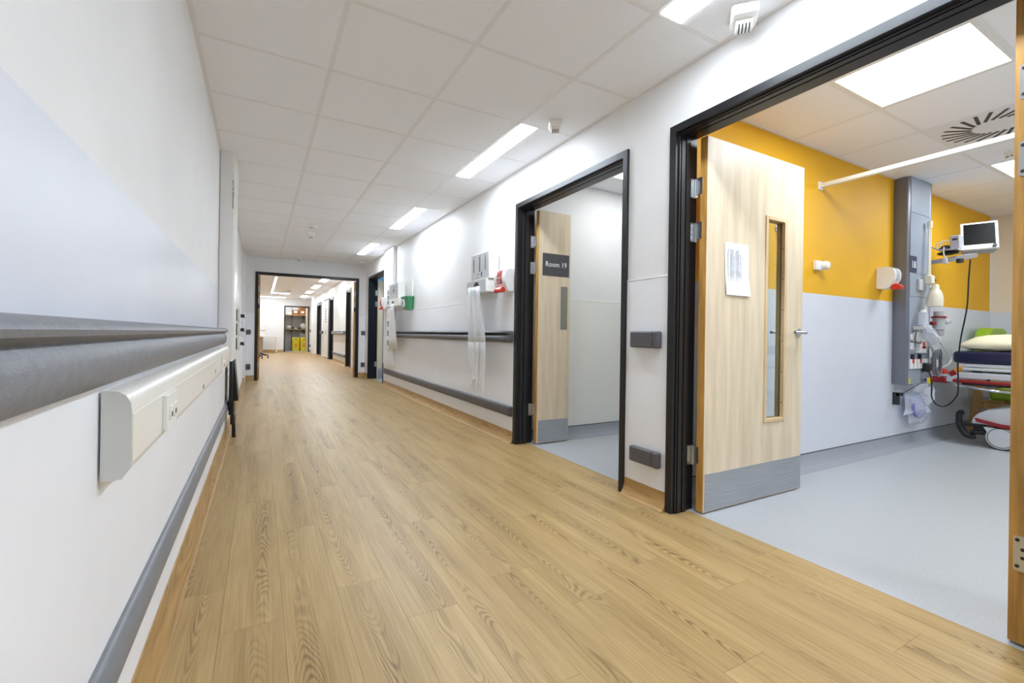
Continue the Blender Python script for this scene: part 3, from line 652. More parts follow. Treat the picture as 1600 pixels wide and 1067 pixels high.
for i, (z0, z1, n) in enumerate(((1.035, 1.155, 'topmost'), (.905, 1.025, 'middle'), (.775, .895, 'lowest'))):
    t = thing('glove_box_holder', n + ' of three white glove box holders on the left wall', 'holder', (-.3, 4.86, z0), 'glove box holders')
    bx(-.298, -.165, 4.866, 5.12, z0, z1).build('holder_body', 'wplast', t, bevel=.004)
    bx(-.205, -.188, 4.861, 4.866, z0 + .008, z1 - .008).build('dark_slot', 'slot', t)
    c = MB()
    c.box(-.165, -.135, 4.95, 4.98, (z0 + z1) / 2 - .018, (z0 + z1) / 2 + .012); c.box(-.140, -.133, 4.94, 4.99, (z0 + z1) / 2 - .022, (z0 + z1) / 2 - .004)
    c.build('clip', 'slot', t)
fs = thing('folded_stand', 'black folded stand leaning on the left wall below the glove holders', 'stand', (-.25, 4.6, 0))
def lean(x0b, x0t, zb, zt, th, ya, yb): return [(x0b, zb), (x0b + th, zb), (x0t + th, zt), (x0t, zt)], ya, yb
for nm, pts, ya, yb in (('back_board', [(-.235, .22), (-.200, .22), (-.208, .69), (-.232, .69)], 4.62, 5.0), ('front_board', [(-.222, .13), (-.192, .13), (-.206, .70), (-.226, .70)], 4.66, 4.98), ('side_board', [(-.196, .33), (-.165, .33), (-.199, .69), (-.207, .69)], 4.70, 4.95), ('foot', [(-.212, .0), (-.183, .0), (-.19, .20), (-.216, .20)], 4.74, 4.80)):
    MB().prism(pts, 'y', ya, yb).build(nm, 'dark', fs, bevel=.003, seg=1)

# ------------------------------------------------------------------ ceiling sensors
def sensor(x, y, rz, label, s=1.0, z=CZ):
    t = thing('motion_sensor', label, 'sensor', (x, y, z), 'ceiling motion sensors')
    R = Matrix.Translation((x, y, z)) @ Matrix.Rotation(rz, 4, 'Z') @ Matrix.Diagonal((s, s, s, 1))
    def rg(pts, zz): return [R @ Vector((a, b, zz)) for a, b in pts]
    def rect(a, b, cx=0): return rounded([(cx - a, -b), (cx + a, -b), (cx + a, b), (cx - a, b)], .012, 3)
    MB().loft([rg(rect(.062, .048), 0), rg(rect(.062, .048), -.022), rg(rect(.054, .041), -.034)]).build('housing', 'wplast', t)
    # drum-shaped nose
    m = MB(); n = 10; rings = []
    for yy, k in ((-.030, .92), (-.027, 1), (.027, 1), (.030, .92)):
        rings.append([R @ Vector((-.012 + .034 * k * math.cos(math.pi * q / n), yy, -.030 - .034 * k * math.sin(math.pi * q / n))) for q in range(n + 1)])
    m.loft(rings).build('sensor_head', 'wplast', t)
    m = MB()
    for yy in (-.018, -.006, .006, .018):
        r2 = []
        for rad in (.0335, .0348):
            pass
        for q in range(1, 5):
            a = math.pi * (.08 + .11 * q); a2 = a + math.pi * .11
            p = [(-.012 + rr * math.cos(aa), yy + w, -.030 - rr * math.sin(aa)) for rr in (.033, .0352) for aa in (a, a2) for w in (-.0022, .0022)]
            m.add([R @ Vector(v) for v in p], [(0, 1, 3, 2), (4, 6, 7, 5), (0, 4, 5, 1), (2, 3, 7, 6), (0, 2, 6, 4), (1, 5, 7, 3)])
    m.build('lens_slot', 'slot', t)
sensor(1.845, 1.262, math.radians(-140), 'white motion sensor nearest the bay frame, cut by the top edge', 1.15)
sensor(1.722, 2.545, math.radians(-120), 'white motion sensor above the room 19 door beside a lamp', .95)
sensor(.62, 7.18, math.radians(-95), 'white motion sensor mid-ceiling just past a round detector', 1.1)
sensor(.635, 9.72, math.radians(-95), 'white motion sensor on the ceiling above the double doors', .9)
sensor(1.78, 9.43, math.radians(-95), 'white motion sensor in the far right ceiling corner', .9)
sensor(.9, 18.2, math.radians(-95), 'nearer motion sensor beyond the double doors', 1.3, FCZ); sensor(.75, 21.5, math.radians(-95), 'motion sensor close to the end wall', 1.3, FCZ)
def detector(x, y, label, z=CZ):
    t = thing('smoke_detector', label, 'smoke detector', (x, y, z))
    m = MB(); rings = [[(x + r * math.cos(2 * math.pi * k / 20), y + r * math.sin(2 * math.pi * k / 20), z - h) for k in range(20)] for r, h in ((.05, 0), (.05, .012), (.047, .018))]; m.loft(rings).build('detector_base', 'wplast', t)
    m = MB(); rings = [[(x + r * math.cos(2 * math.pi * k / 20), y + r * math.sin(2 * math.pi * k / 20), z - h) for k in range(20)] for r, h in ((.038, .0181), (.041, .03), (.04, .045), (.025, .052))]; m.loft(rings).build('detector_head', 'wplast', t)
    m = MB()
    for k in range(10):
        a = 2 * math.pi * k / 10; m.mbox(Matrix.Translation((x + .041 * math.cos(a), y + .041 * math.sin(a), z - .036)) @ Matrix.Rotation(a, 4, 'Z'), .003, .014, .006)
    m.build('vent_slot', 'slot', t)
detector(.60, 6.65, 'small round smoke detector in the middle of the corridor ceiling')
detector(4.94, 1.165, 'round smoke detector on the bay ceiling by the right edge')

# swirl diffuser
sd = thing('air_diffuser', 'square swirl air diffuser with radial black slots in the bay ceiling', 'air vent', (DIFF[0], DIFF[2], CZ))
bx(DIFF[0] + .011, DIFF[1] - .011, DIFF[2] + .011, DIFF[3] - .011, CZ, CZ + .012).build('face_plate', 'tbar', sd)
cx, cy = (DIFF[0] + DIFF[1]) / 2, (DIFF[2] + DIFF[3]) / 2
for k in range(24):
    a = 2 * math.pi * k / 24
    Mx = Matrix.Translation((cx + .20 * math.cos(a), cy + .20 * math.sin(a), CZ)) @ Matrix.Rotation(a + .42, 4, 'Z')
    MB().mbox(Mx, .165, .019, .003).build('slot', 'dark', sd)
# curtain rail
rl = thing('curtain_rail', 'white curtain rail crossing the bay below its ceiling', 'curtain rail', (3.73, YB, 2.11))
bx(3.70, 3.735, -1.9, YB - .012, 2.105, 2.135).build('rail_bar', 'wplast', rl, bevel=.002)
bx(3.69, 3.745, YB - .014, YB - .002, 2.09, 2.15).build('wall_bracket', 'wplast', rl, bevel=.002)
m = MB(); m.cyl((3.717, -.2, 2.135), (3.717, -.2, CZ), .008); m.build('ceiling_rod', 'wplast', rl)

# ------------------------------------------------------------------ right wall dispensers
def slot_print(t, x, pts, m='ink', name='print'):
    b = MB()
    for ya, yb, z0, z1 in pts: b.box(x - .0006, x + .0004, ya, yb, z0, z1)
    return b.build(name, m, t)
XF1 = XR - .007
ad = thing('apron_dispenser', 'white apron dispenser with silver slotted front by the room 19 door', 'dispenser', (XF1, 3.77, 1.34), 'wall apron dispensers')
bx(1.845, XF1, 3.785, 4.18, 1.475, 1.735).build('upper_case', 'wplast', ad, bevel=.006)
bx(1.841, 1.846, 3.79, 4.175, 1.482, 1.728).build('front_plate', 'silver', ad, bevel=.001, seg=1)
fp = slot_print(ad, 1.8408, [(3.855, 3.867, 1.565, 1.70), (3.975, 3.99, 1.555, 1.70), (4.115, 4.127, 1.56, 1.69)], 'ink', 'viewing_slot')
slot_print(ad, 1.8408, [(3.845, 3.875, 1.712, 1.716), (3.968, 3.998, 1.712, 1.716), (4.105, 4.135, 1.712, 1.716), (3.985, 4.055, 1.528, 1.536), (3.99, 4.07, 1.497, 1.503)], 'inkgrey', 'print')
slot_print(ad, 1.8407, [(3.925, 3.95, 1.51, 1.548)], 'inkblue', 'emblem')
lw = MB(); pr = [(4.235, 1.345), (3.805, 1.345), (3.805, 1.475), (4.235, 1.475)]
bx(1.822, XF1, 3.80, 4.235, 1.352, 1.472).build('lower_tray', 'wplast', ad, bevel=.005)
bx(1.8185, 1.8225, 3.803, 4.232, 1.354, 1.470).build('tray_front', 'silver', ad)
m = MB(); pts = [(4.005 + .062 * math.cos(math.pi * k / 12), 1.405 + .05 * math.sin(math.pi * k / 12)) for k in range(13)]; m.prism(pts, 'x', 1.8175, 1.8188); m.build('tear_opening', 'slot', ad)
def film(name, outline_l, outline_r, zs, x, amp, m, parent, nx=9):
    """thin hanging sheet with folds: left and right edge per height"""
    mb = MB(); rows = []
    for z, a, b in zip(zs, outline_l, outline_r):
        rows.append([(x + amp * math.sin(7.3 * u / (nx - 1) * 2.2 + z * 5) * (0.4 + .6 * math.sin(3 * z + u)), a + (b - a) * u / (nx - 1), z) for u in range(nx)])
    n = nx; vs = [p for r in rows for p in r]
    fs = [(i * n + j, i * n + j + 1, (i + 1) * n + j + 1, (i + 1) * n + j) for i in range(len(rows) - 1) for j in range(n - 1)]
    mb.add(vs, fs); o = mb.build(name, m, parent, recalc=False)
    sm = o.modifiers.new('thick', 'SOLIDIFY'); sm.thickness = .0008
    return o
ap = thing('plastic_apron', 'clear plastic apron hanging from the dispenser by the room 19 door', 'apron', (1.825, 4.0, .43), 'hanging plastic aprons')
zs = [1.41, 1.33, 1.2, 1.05, .93, .875]
film('apron_bib', [4.155, 4.15, 4.14, 4.145, 4.15, 4.15], [3.90, 3.89, 3.85, 3.81, 3.79, 3.785], zs, 1.808, .012, 'film', ap, 13)
zs = [.875, .78, .68, .58, .52, .46, .42]
film('apron_tail', [4.15, 4.15, 4.145, 4.06, 4.0, 4.06, 4.10], [3.90, 3.905, 3.92, 3.925, 3.93, 3.93, 3.94], zs, 1.808, .012, 'film', ap)
film('apron_tail', [3.86, 3.865, 3.865, 3.865, 3.865, 3.875, 3.885], [3.785, 3.77, 3.765, 3.775, 3.79, 3.785, 3.78], zs, 1.808, .012, 'film', ap, 5)
film('apron_strap', [4.165, 4.16, 4.12, 4.09, 4.08], [4.09, 4.09, 4.07, 4.06, 4.06], [1.41, 1.3, 1.15, 1.0, .9], 1.800, .004, 'film', ap, 4)
film('apron_strap', [3.97, 3.965, 3.93, 3.9], [3.90, 3.89, 3.86, 3.84], [1.41, 1.3, 1.15, 1.0], 1.800, .004, 'film', ap, 4)
def soap(x, ya, yb, z0, z1, label, d=.085, words=None, sgn=-1, ax='y', red='red', face='wplast', lab='redlab'):
    """rounded wall dispenser with a label strip and a lever bar; ax = axis along the wall"""
    t = thing('gel_dispenser', label, 'dispenser', (x, ya, z0) if ax == 'y' else (ya, x, z0), 'wall gel dispensers'); H = z1 - z0
    prof = rounded([(0, z0), (d * .62, z0), (d * .80, z0 + H * .2), (d * .97, z0 + H * .42), (d, z0 + H * .68), (d * .9, z0 + H * .9), (d * .62, z1), (0, z1)], .014, 3)
    mk = lambda P, a, b: MB().prism([(x + sgn * u, w) for u, w in P], 'y' if ax == 'y' else 'x', a, b)
    mk(prof, ya, yb).build('dispenser_body', face, t, bevel=.004)
    w = yb - ya; ca, cb = ya + w * .27, ya + w * .73
    lp = [(u + .0015 if u > d * .5 else u, q) for u, q in prof if z0 + H * .28 < q < z1 - .006]
    lp = [(d * .45, lp[0][1])] + lp + [(d * .45, lp[-1][1])]
    lab_ = mk(lp, ca, cb).build('label_strip', lab, t)
    bar = rounded([(d * .66, z0 - .006), (d * 1.16, z0 - .010), (d * 1.24, z0 + H * .07), (d * 1.02, z0 + H * .22), (d * .70, z0 + H * .16)], .012, 3)
    mk(bar, ya + w * .2, yb - w * .2).build('lever_bar', red, t, bevel=.004)
    if words:
        mb = MB()
        for k, wd in enumerate(words): mb.text(wd, .034, (x + sgn * (d + .0035), (ca + cb) / 2, z0 + H * (.60 - .16 * k)), (0, -1, 0), (.12, 0, 1), sx=.8)
        mb.build('label_lettering', 'whiteink', lab_, smooth=False, recalc=False)
    return t
soap(XF1, 3.49, 3.70, 1.335, 1.535, 'white gel dispenser with red label, left of the room 19 frame', .095, ('HAND', 'GEL'))
# far cluster on the right wall
col = thing('riser_trunking', 'white boxed riser on the right wall above the far dispensers', 'trunking', (XR, 7.5, .4))
MB().prism(rounded([(XF1, 7.50), (1.894, 7.50), (1.894, 8.10), (XF1, 8.10)], .006, 2), 'z', .42, CZ - .001).build('trunking_body', 'paint', col)
bx(1.890, 1.8945, 7.54, 8.06, 1.75, CZ - .06).build('cover_strip', 'wplast', col)
a2 = thing('apron_dispenser', 'white apron dispenser on the far riser beside the green bin', 'dispenser', (1.89, 7.0, 1.35), 'wall apron dispensers')
bx(1.834, XF1, 6.93, 7.49, 1.50, 1.73).build('upper_case', 'wplast', a2, bevel=.006)
bx(1.830, 1.835, 6.94, 7.48, 1.505, 1.725).build('front_plate', 'silver', a2)
slot_print(a2, 1.8295, [(7.02, 7.04, 1.56, 1.70), (7.32, 7.345, 1.56, 1.70)], 'inkgrey', 'viewing_slot')
slot_print(a2, 1.8295, [(7.17, 7.20, 1.57, 1.69), (7.15, 7.22, 1.61, 1.635)], 'inkblue', 'emblem')
bx(1.828, XF1, 6.86, 7.47, 1.37, 1.497).build('lower_tray', 'wplast', a2, bevel=.005)
m = MB(); m.prism([(7.2 + .06 * math.cos(math.pi * k / 10), 1.42 + .04 * math.sin(math.pi * k / 10)) for k in range(11)], 'x', 1.8265, 1.8285); m.build('tear_opening', 'slot', a2)
p2 = thing('plastic_apron', 'white plastic apron hanging from the far dispenser', 'apron', (1.78, 7.2, .72), 'hanging plastic aprons')
film('apron_sheet', [7.28, 7.30, 7.36, 7.40, 7.38, 7.36], [7.10, 7.06, 7.0, 6.97, 6.93, 6.90], [1.41, 1.3, 1.15, 1.0, .85, .70], 1.815, .009, mat('white_polythene', (236, 236, 234), .4, alpha=.92), p2, 11)
np_ = thing('notice_sheet', 'white instruction sheet with grey picture blocks on the far riser', 'notice', (1.886, 7.55, 1.5))
bx(1.884, 1.889, 7.53, 7.86, 1.40, 1.72).build('sheet', 'paper', np_)
slot_print(np_, 1.8835, [(7.56, 7.80, 1.43 + .085 * k, 1.50 + .085 * k) for k in range(3)], 'inkgrey', 'picture_block')
po = thing('notice_sheet', 'tall white poster with three dark symbols below the far gel dispenser', 'notice', (1.886, 7.45, .7))
bx(1.884, 1.889, 7.45, 7.86, .70, 1.19).build('sheet', 'paper', po)
slot_print(po, 1.8835, [(7.60, 7.78, 1.06, 1.15), (7.60, 7.78, .745, .83)], 'inkgrey', 'symbol')
slot_print(po, 1.8834, [(7.60, 7.76, .90, .99)], 'ink', 'symbol')
soap(1.889, 7.86, 8.06, 1.36, 1.56, 'white gel dispenser with red lever on the far riser', .085)
gb = thing('green_bin', 'small green plastic bin fixed to the right wall', 'bin', (1.86, 6.2, 1.3))
R0 = [(1.86, 6.50), (XF1 - .004, 6.50), (XF1 - .004, 6.70), (1.86, 6.70)]; R1 = [(1.835, 6.46), (XF1 - .004, 6.46), (XF1 - .004, 6.76), (1.835, 6.76)]
def ring4(R, z, r=.015): return [(a, b, z) for a, b in rounded(R, r, 3)]
MB().loft([ring4(R0, 1.30), ring4(R1, 1.475)]).build('bin_body', 'green', gb)
MB().loft([ring4([(1.829, 6.452), (XF1 - .001, 6.452), (XF1 - .001, 6.768), (1.829, 6.768)], 1.475), ring4([(1.829, 6.452), (XF1 - .001, 6.452), (XF1 - .001, 6.768), (1.829, 6.768)], 1.492)]).build('bin_lid', 'green', gb)
m = MB(); m.prism(rounded([(6.60, 1.34), (6.70, 1.34), (6.70, 1.45), (6.60, 1.45)], .03), 'x', 1.833, 1.85); m.build('bin_label', 'paper', gb)
m = MB(); m.prism(rounded([(6.63, 1.36), (6.675, 1.36), (6.675, 1.43), (6.63, 1.43)], .02), 'x', 1.8305, 1.834); m.build('label_symbol', 'ink', gb)
bx(1.935, XF1, 6.52, 6.58, 1.495, 1.72).build('hanging_strip', 'wplast', gb)

# notice on the bay door
nt = thing('notice_paper', 'white printed table taped to the open bay door', 'notice', (2.24, LY0 - .002, 1.19))
m = MB(); m.loft([[(2.243, LY0 - .0025, 1.486), (2.452, LY0 - .0025, 1.488), (2.452, LY0 - .0015, 1.488), (2.243, LY0 - .0015, 1.486)], [(2.249, LY0 - .004, 1.3), (2.459, LY0 - .004, 1.3), (2.459, LY0 - .0030, 1.3), (2.249, LY0 - .0030, 1.3)], [(2.257, LY0 - .009, 1.193), (2.47, LY0 - .010, 1.193), (2.47, LY0 - .009, 1.193), (2.257, LY0 - .008, 1.193)]]).build('sheet', 'paper', nt)
m = MB(); rng = random.Random(3)
for k in range(22):
    z = 1.446 - k * .0085; yy = LY0 - .0049 - .0006 * (k > 12)
    xs = 2.266 + .004 * k / 22
    for c0, wd in ((0, .012), (.02, .03 + .01 * rng.random()), (.07, .02 + .02 * rng.random()), (.108, .012)):
        if k < 3 and c0 == .108: continue
        m.box(xs + c0, xs + c0 + wd, yy, yy + .0012, z - .0016, z + .0012)
for k in range(5):
    x = 2.262 + .034 * k; m.box(x, x + .0007, LY0 - .0050, LY0 - .0038, 1.275, 1.43)
m.build('print', mat('ink_pale', (172, 174, 184), .7), nt)

# ------------------------------------------------------------------ the bay: bedhead unit
bh = thing('bedhead_unit', 'tall grey bedhead service panel numbered 18 on the yellow wall', 'service panel', (4.95, YB, .57))
PX0, PX1, PY = 4.93, 5.385, 1.785
prof = [(YB - .004, PX0 - .005)]
pts = [(PX0 - .002, YB - .004), (PX0 - .012, YB - .05), (PX0 - .006, PY + .012), (PX0 + .012, PY), (PX1 - .05, PY), (PX1 - .05, YB - .004)]
MB().prism(pts, 'z', .565, CZ - .002).build('side_housing', 'panelside', bh)
MB().prism(rounded([(PX1 - .049, YB - .004), (PX1 - .049, PY - .004), (PX1 - .012, PY - .004), (PX1, PY + .03), (PX1, YB - .004)], .01, 3), 'z', .565, CZ - .002).build('edge_trunking', 'panelpur', bh)
for z0, z1 in ((.57, .70), (.703, .83), (.833, 1.34), (1.343, 1.545), (1.548, 2.075), (2.078, CZ - .004)):
    bx(PX0 + .016, PX1 - .056, PY - .005, PY, z0, z1).build('front_panel', 'panelgrey', bh, bevel=.0012, seg=1)
FY = PY - .005
s18 = bx(4.945, 5.065, FY - .003, FY, 1.552, 1.695).build('number_plate', 'signblue', bh, label='navy plate with white 18')
MB().text('18', .088, (5.005, FY - .0037, 1.618), (1, 0, 0), (0, 0, 1), sx=1.0).build('plate_lettering', 'whiteink', s18, smooth=False, recalc=False)
def plate(x, z, w, h, m='wplast', d=.012, name='switch_plate'): return bx(x, x + w, FY - d, FY, z, z + h).build(name, m, bh, bevel=.002)
plate(4.965, .955, .042, .06); plate(4.965, .875, .045, .062)
sp = plate(5.08, .845, .13, .125, 'wplast', .03, 'red_socket_box')
m = MB(); m.box(5.135, 5.165, FY - .036, FY - .030, .885, .945); m.box(5.12, 5.185, FY - .036, FY - .030, .885, .903); m.build('red_switch', 'red', sp)
for x in (4.995, 5.135):
    m = MB(); m.cyl((x, FY, .812), (x, FY - .016, .812), .022, n=16); m.build('black_socket', 'dark', bh)
for k in range(5):
    p = plate(4.955 + .075 * k, .705, .052, .085, 'wplast', .01, 'power_socket')
    if k in (0, 2): bx(4.97 + .075 * k + .02, 4.97 + .075 * k + .042, FY - .016, FY - .010, .755, .795).build('rocker_switch', 'red', p)
# plug with yellow tag
pg = thing('mains_plug', 'black mains plug with yellow tagged lead in the bedhead unit', 'plug', (5.20, FY - .02, .7))
MB().loft([[(5.215 + a * k, FY - .012 - dy, .715 + b * k) for a, b in rounded([(-.032, -.04), (.032, -.04), (.032, .04), (-.032, .04)], .012, 3)] for dy, k in ((0, 1), (.03, 1), (.05, .7))]).build('plug_body', 'dark', pg)
MB().prism(rounded([(5.18, .575), (5.245, .575), (5.245, .625), (5.18, .625)], .014), 'y', FY - .06, FY - .045).build('plug_tag', 'yellowplast', pg)
bx(4.945, 4.965, FY - .004, FY, .575, .625).build('yellow_sticker', 'yellowplast', bh)
bx(5.255, 5.275, FY - .03, FY, .588, .612).build('blue_connector', 'inkblue', bh)
# power lead: monitor to plug
lead = thing('power_lead', 'black power lead looping from the monitor down to the plug', 'cable', (5.45, 1.6, .4))
path = [(5.47, 1.545, 1.68), (5.455, 1.550, 1.5), (5.45, 1.557, 1.254), (5.45, 1.592, 1.0), (5.45, 1.605, .86), (5.45, 1.612, .743), (5.45, 1.607, .514), (5.44, 1.625, .44), (5.43, 1.66, .385), (5.41, 1.70, .36), (5.37, 1.735, .385), (5.30, 1.74, .45), (5.24, 1.72, .53), (5.215, 1.715, .6), (5.213, 1.73, .68)]
MB().tube(smoothpath(path, 5), .0058, 8).build('cable', 'dark', lead)
# examination lamp
el = thing('examination_lamp', 'ivory folding examination lamp on the bedhead unit', 'lamp', (5.20, FY, 1.26))
m = MB(); m.cyl((5.226, FY - .035, 2.02), (5.226, FY - .035, 1.96), .020, .017); m.build('elbow_joint', 'lampivory', el)
for dx in (-.012, .018):
    m = MB(); m.cyl((5.226 + dx, FY - .035, 1.97), (5.195 + dx, FY - .045, 1.53), .0065, n=10); m.build('arm_rod', 'lampivory', el)
m = MB(); m.box(5.165, 5.235, FY - .075, FY - .02, 1.455, 1.535); m.build('pivot_block', 'lampivory', el, bevel=.01)
m = MB(); m.cyl((5.24, FY - .05, 1.495), (5.275, FY - .05, 1.495), .017); m.build('knob', 'dark', el)
m = MB(); m.tube(smoothpath([(5.215, FY - .03, 1.60), (5.27, FY - .03, 1.56), (5.28, FY - .03, 1.48), (5.24, FY - .04, 1.43)], 4), .005); m.build('lamp_cord', 'wplast', el)
cx_, cz_ = 5.185, 1.44
prof = [(.020, .01), (.030, -.004), (.031, -.03), (.048, -.05), (.064, -.09), (.072, -.14), (.070, -.185)]
MB().loft([[(cx_ - .2 * abs(h) * .5 + r * math.cos(2 * math.pi * k / 20), FY - .095 + .8 * r * math.sin(2 * math.pi * k / 20), cz_ + h) for k in range(20)] for r, h in prof]).build('lamp_shade', 'lampivory', el)
m = MB(); m.box(5.08, 5.165, FY - .02, FY, 1.40, 1.50); m.build('mounting_bracket', 'greyplast', el, bevel=.004)
# suction bottle, mask bag, flow meter, coil
sb = thing('suction_bottle', 'clear suction bottle and tubing under the examination lamp', 'bottle', (5.04, FY, 1.08))
m = MB(); m.cyl((5.045, FY - .06, 1.09), (5.045, FY - .06, 1.20), .038, .034, 16); m.build('bottle_body', 'film2', sb)
m = MB(); m.cyl((5.045, FY - .06, 1.20), (5.045, FY - .06, 1.225), .022, .018, 12); m.build('bottle_cap', 'wplast', sb)
m = MB(); m.cyl((5.125, FY - .05, 1.06), (5.125, FY - .05, 1.27), .011, n=10); m.build('tube', 'wplast', sb)
bx(5.0, 5.15, FY - .09, FY - .0, 1.045, 1.08).build('valve_block', 'greyplast', sb, bevel=.008)
mk = thing('mask_bag', 'crumpled clear bag over a valve on the bedhead unit', 'bag', (5.1, FY - .05, .95))
def blob(c, r, seed, n=12, nv=8, j=.22):
    g = random.Random(seed); rings = []
    for i in range(nv + 1):
        ph = -math.pi / 2 + math.pi * i / nv; k = max(math.cos(ph), .03)
        rings.append([(c[0] + r[0] * k * math.cos(2 * math.pi * q / n) * (1 + g.uniform(-j, j)), c[1] + r[1] * k * math.sin(2 * math.pi * q / n) * (1 + g.uniform(-j, j)), c[2] + r[2] * math.sin(ph) * (1 + g.uniform(-j, j) * .5)) for q in range(n)])
    return MB().loft(rings)
def slanted(mb, c, ang):
    R = Matrix.Rotation(ang, 3, 'Y'); C = Vector(c); mb.v = [tuple(R @ (Vector(v) - C) + C) for v in mb.v]; return mb
slanted(blob((5.15, FY - .075, 1.005), (.15, .045, .055), 4), (5.15, FY - .075, 1.005), .55).build('bag_film', 'film2', mk, smooth=False)
slanted(blob((5.19, FY - .09, .985), (.09, .03, .03), 9), (5.19, FY - .09, .985), .5).build('inner_mask', 'wplast', mk)
m = MB(); m.box(4.985, 5.08, FY - .05, FY - .004, .94, 1.03); m.build('grey_pouch', 'greyplast', mk, bevel=.012)
m = MB(); m.tube(smoothpath([(4.97, FY - .04, 1.03), (4.952, FY - .04, .99), (4.95, FY - .04, .945), (5.02, FY - .05, .93), (5.08, FY - .04, .945)], 4), .004); m.build('pouch_cord', 'slot', mk)
fm = thing('suction_regulator', 'grey regulator with red collar on the right of the bedhead unit', 'regulator', (5.45, PY, 1.04))
m = MB(); m.cyl((5.385, PY - .005, 1.115), (5.45, PY - .02, 1.115), .016); m.build('wall_stem', 'dred', fm)
m = MB(); m.cyl((5.475, PY - .03, 1.06), (5.475, PY - .03, 1.165), .046, n=18); m.build('regulator_body', 'greyplast', fm)
m = MB(); m.cyl((5.475, PY - .03, 1.165), (5.475, PY - .03, 1.18), .055, n=18); m.build('red_collar', 'dred', fm)
m = MB(); m.cyl((5.475, PY - .03, 1.18), (5.475, PY - .03, 1.225), .038, n=18); m.build('control_knob', 'greyplast', fm)
m = MB(); m.cyl((5.50, PY - .05, 1.125), (5.60, PY - .06, 1.14), .03, .024, 14); m.build('gauge', 'greyplast', fm)
m = MB(); m.cyl((5.475, PY - .03, 1.0), (5.475, PY - .03, 1.058), .036, .04, 16); m.build('regulator_jar', 'monback', fm)
ln = thing('suction_line', 'thin pale tube curving from the regulator to the trolley', 'tube', (5.5, 1.75, .8))
MB().tube(smoothpath([(5.475, PY - .03, 1.0), (5.475, PY - .035, .96), (5.53, PY - .045, .90), (5.60, PY - .06, .84), (5.64, PY - .07, .79), (5.59, PY - .07, .74), (5.50, PY - .05, .71), (5.43, PY - .03, .69)], 5), .0055).build('tube', 'greyplast', ln)
co = thing('cable_coil', 'coiled grey cable hanging on the right edge of the bedhead unit', 'cable', (5.34, PY - .03, .72))
path = []
for k in range(70):
    a = 2 * math.pi * k / 20; rr = .085 + .008 * math.sin(k * .7); path.append((5.34 + .72 * rr * math.cos(a), PY - .045 - .0012 * k * .5, .755 + 1.35 * rr * math.sin(a)))
MB().tube(path, .006, 7).build('cable_loop', 'cabgrey', co)
m = MB(); m.tube(smoothpath([(5.26, PY - .03, .92), (5.31, PY - .045, .88), (5.34, PY - .05, .80)], 4), .012); m.box(5.30, 5.36, PY - .07, PY - .02, .72, .80); m.build('connector', 'greyplast', co)
bx(5.33, 5.385, PY - .055, PY - .004, .91, .975).build('beige_socket', 'pillow', thing('wall_socket', 'small pale socket on the edge of the bedhead unit', 'socket', (5.33, PY, .9)), bevel=.006)
# hanging bag under the unit
hb = thing('oxygen_mask_bag', 'clear bag with a blue-tinted mask hanging below the bedhead unit', 'bag', (5.2, 1.8, .2))
bag = [(5.03, .47), (5.20, .485), (5.41, .48), (5.46, .50), (5.62, .535), (5.60, .50), (5.45, .42), (5.425, .30), (5.42, .185), (5.27, .185), (5.12, .20), (5.10, .30), (5.01, .285), (5.05, .34)]
def sheet_prism(pts, y, th, name, m, par, seed):
    g = random.Random(seed); mb = MB(); c = (sum(p[0] for p in pts) / len(pts), sum(p[1] for p in pts) / len(pts)); rings = []
    for k, b in ((0, 0), (.35, 1), (.7, .8), (1, .1)): rings.append([(c[0] + (p[0] - c[0]) * k + (0 if k else g.uniform(0, 0)), y - th * (1 - k * k) - b * g.uniform(0, th * .4), c[1] + (p[1] - c[1]) * k) for p in pts])
    n = len(pts); vs = [c and (c[0], y - th, c[1])] + [p for r in rings[1:] for p in r]; fs = [(0, 1 + i, 1 + (i + 1) % n) for i in range(n)]
    for r in range(2): fs += [(1 + r * n + i, 1 + (r + 1) * n + i, 1 + (r + 1) * n + (i + 1) % n, 1 + r * n + (i + 1) % n) for i in range(n)]
    fs.append(tuple(1 + 2 * n + i for i in range(n))[::-1]); mb.add(vs, fs); return mb.build(name, m, par, smooth=False)
sheet_prism(bag, 1.84, .07, 'bag_film', 'film2', hb, 2)
slanted(blob((5.24, 1.815, .37), (.15, .025, .10), 12, j=.12), (5.24, 1.815, .37), .25).build('blue_mask', 'mask', hb)
m = MB(); m.tube([(5.13 + .13 * math.cos(math.pi * (.9 + 1.0 * k / 12)) + .1, 1.80, .36 + .10 * math.sin(math.pi * (.9 + 1.0 * k / 12))) for k in range(13)], .012); m.build('mask_rim', mat('lilac_plastic', (120, 118, 178), .35), hb)
hk = thing('bag_hook', 'small dark bracket holding the mask bag on the bay wall', 'hook', (4.95, YB, .45))
m = MB(); m.box(4.95, 4.975, YB - .05, YB - .004, .38, .49); m.box(4.95, 5.03, YB - .055, YB - .03, .46, .485); m.build('bracket', 'slot', hk)
m = MB(); m.tube(smoothpath([(5.02, YB - .045, .475), (5.12, YB - .05, .50), (5.21, YB - .1, .56)], 4), .003); m.build('string', 'slot', hk)
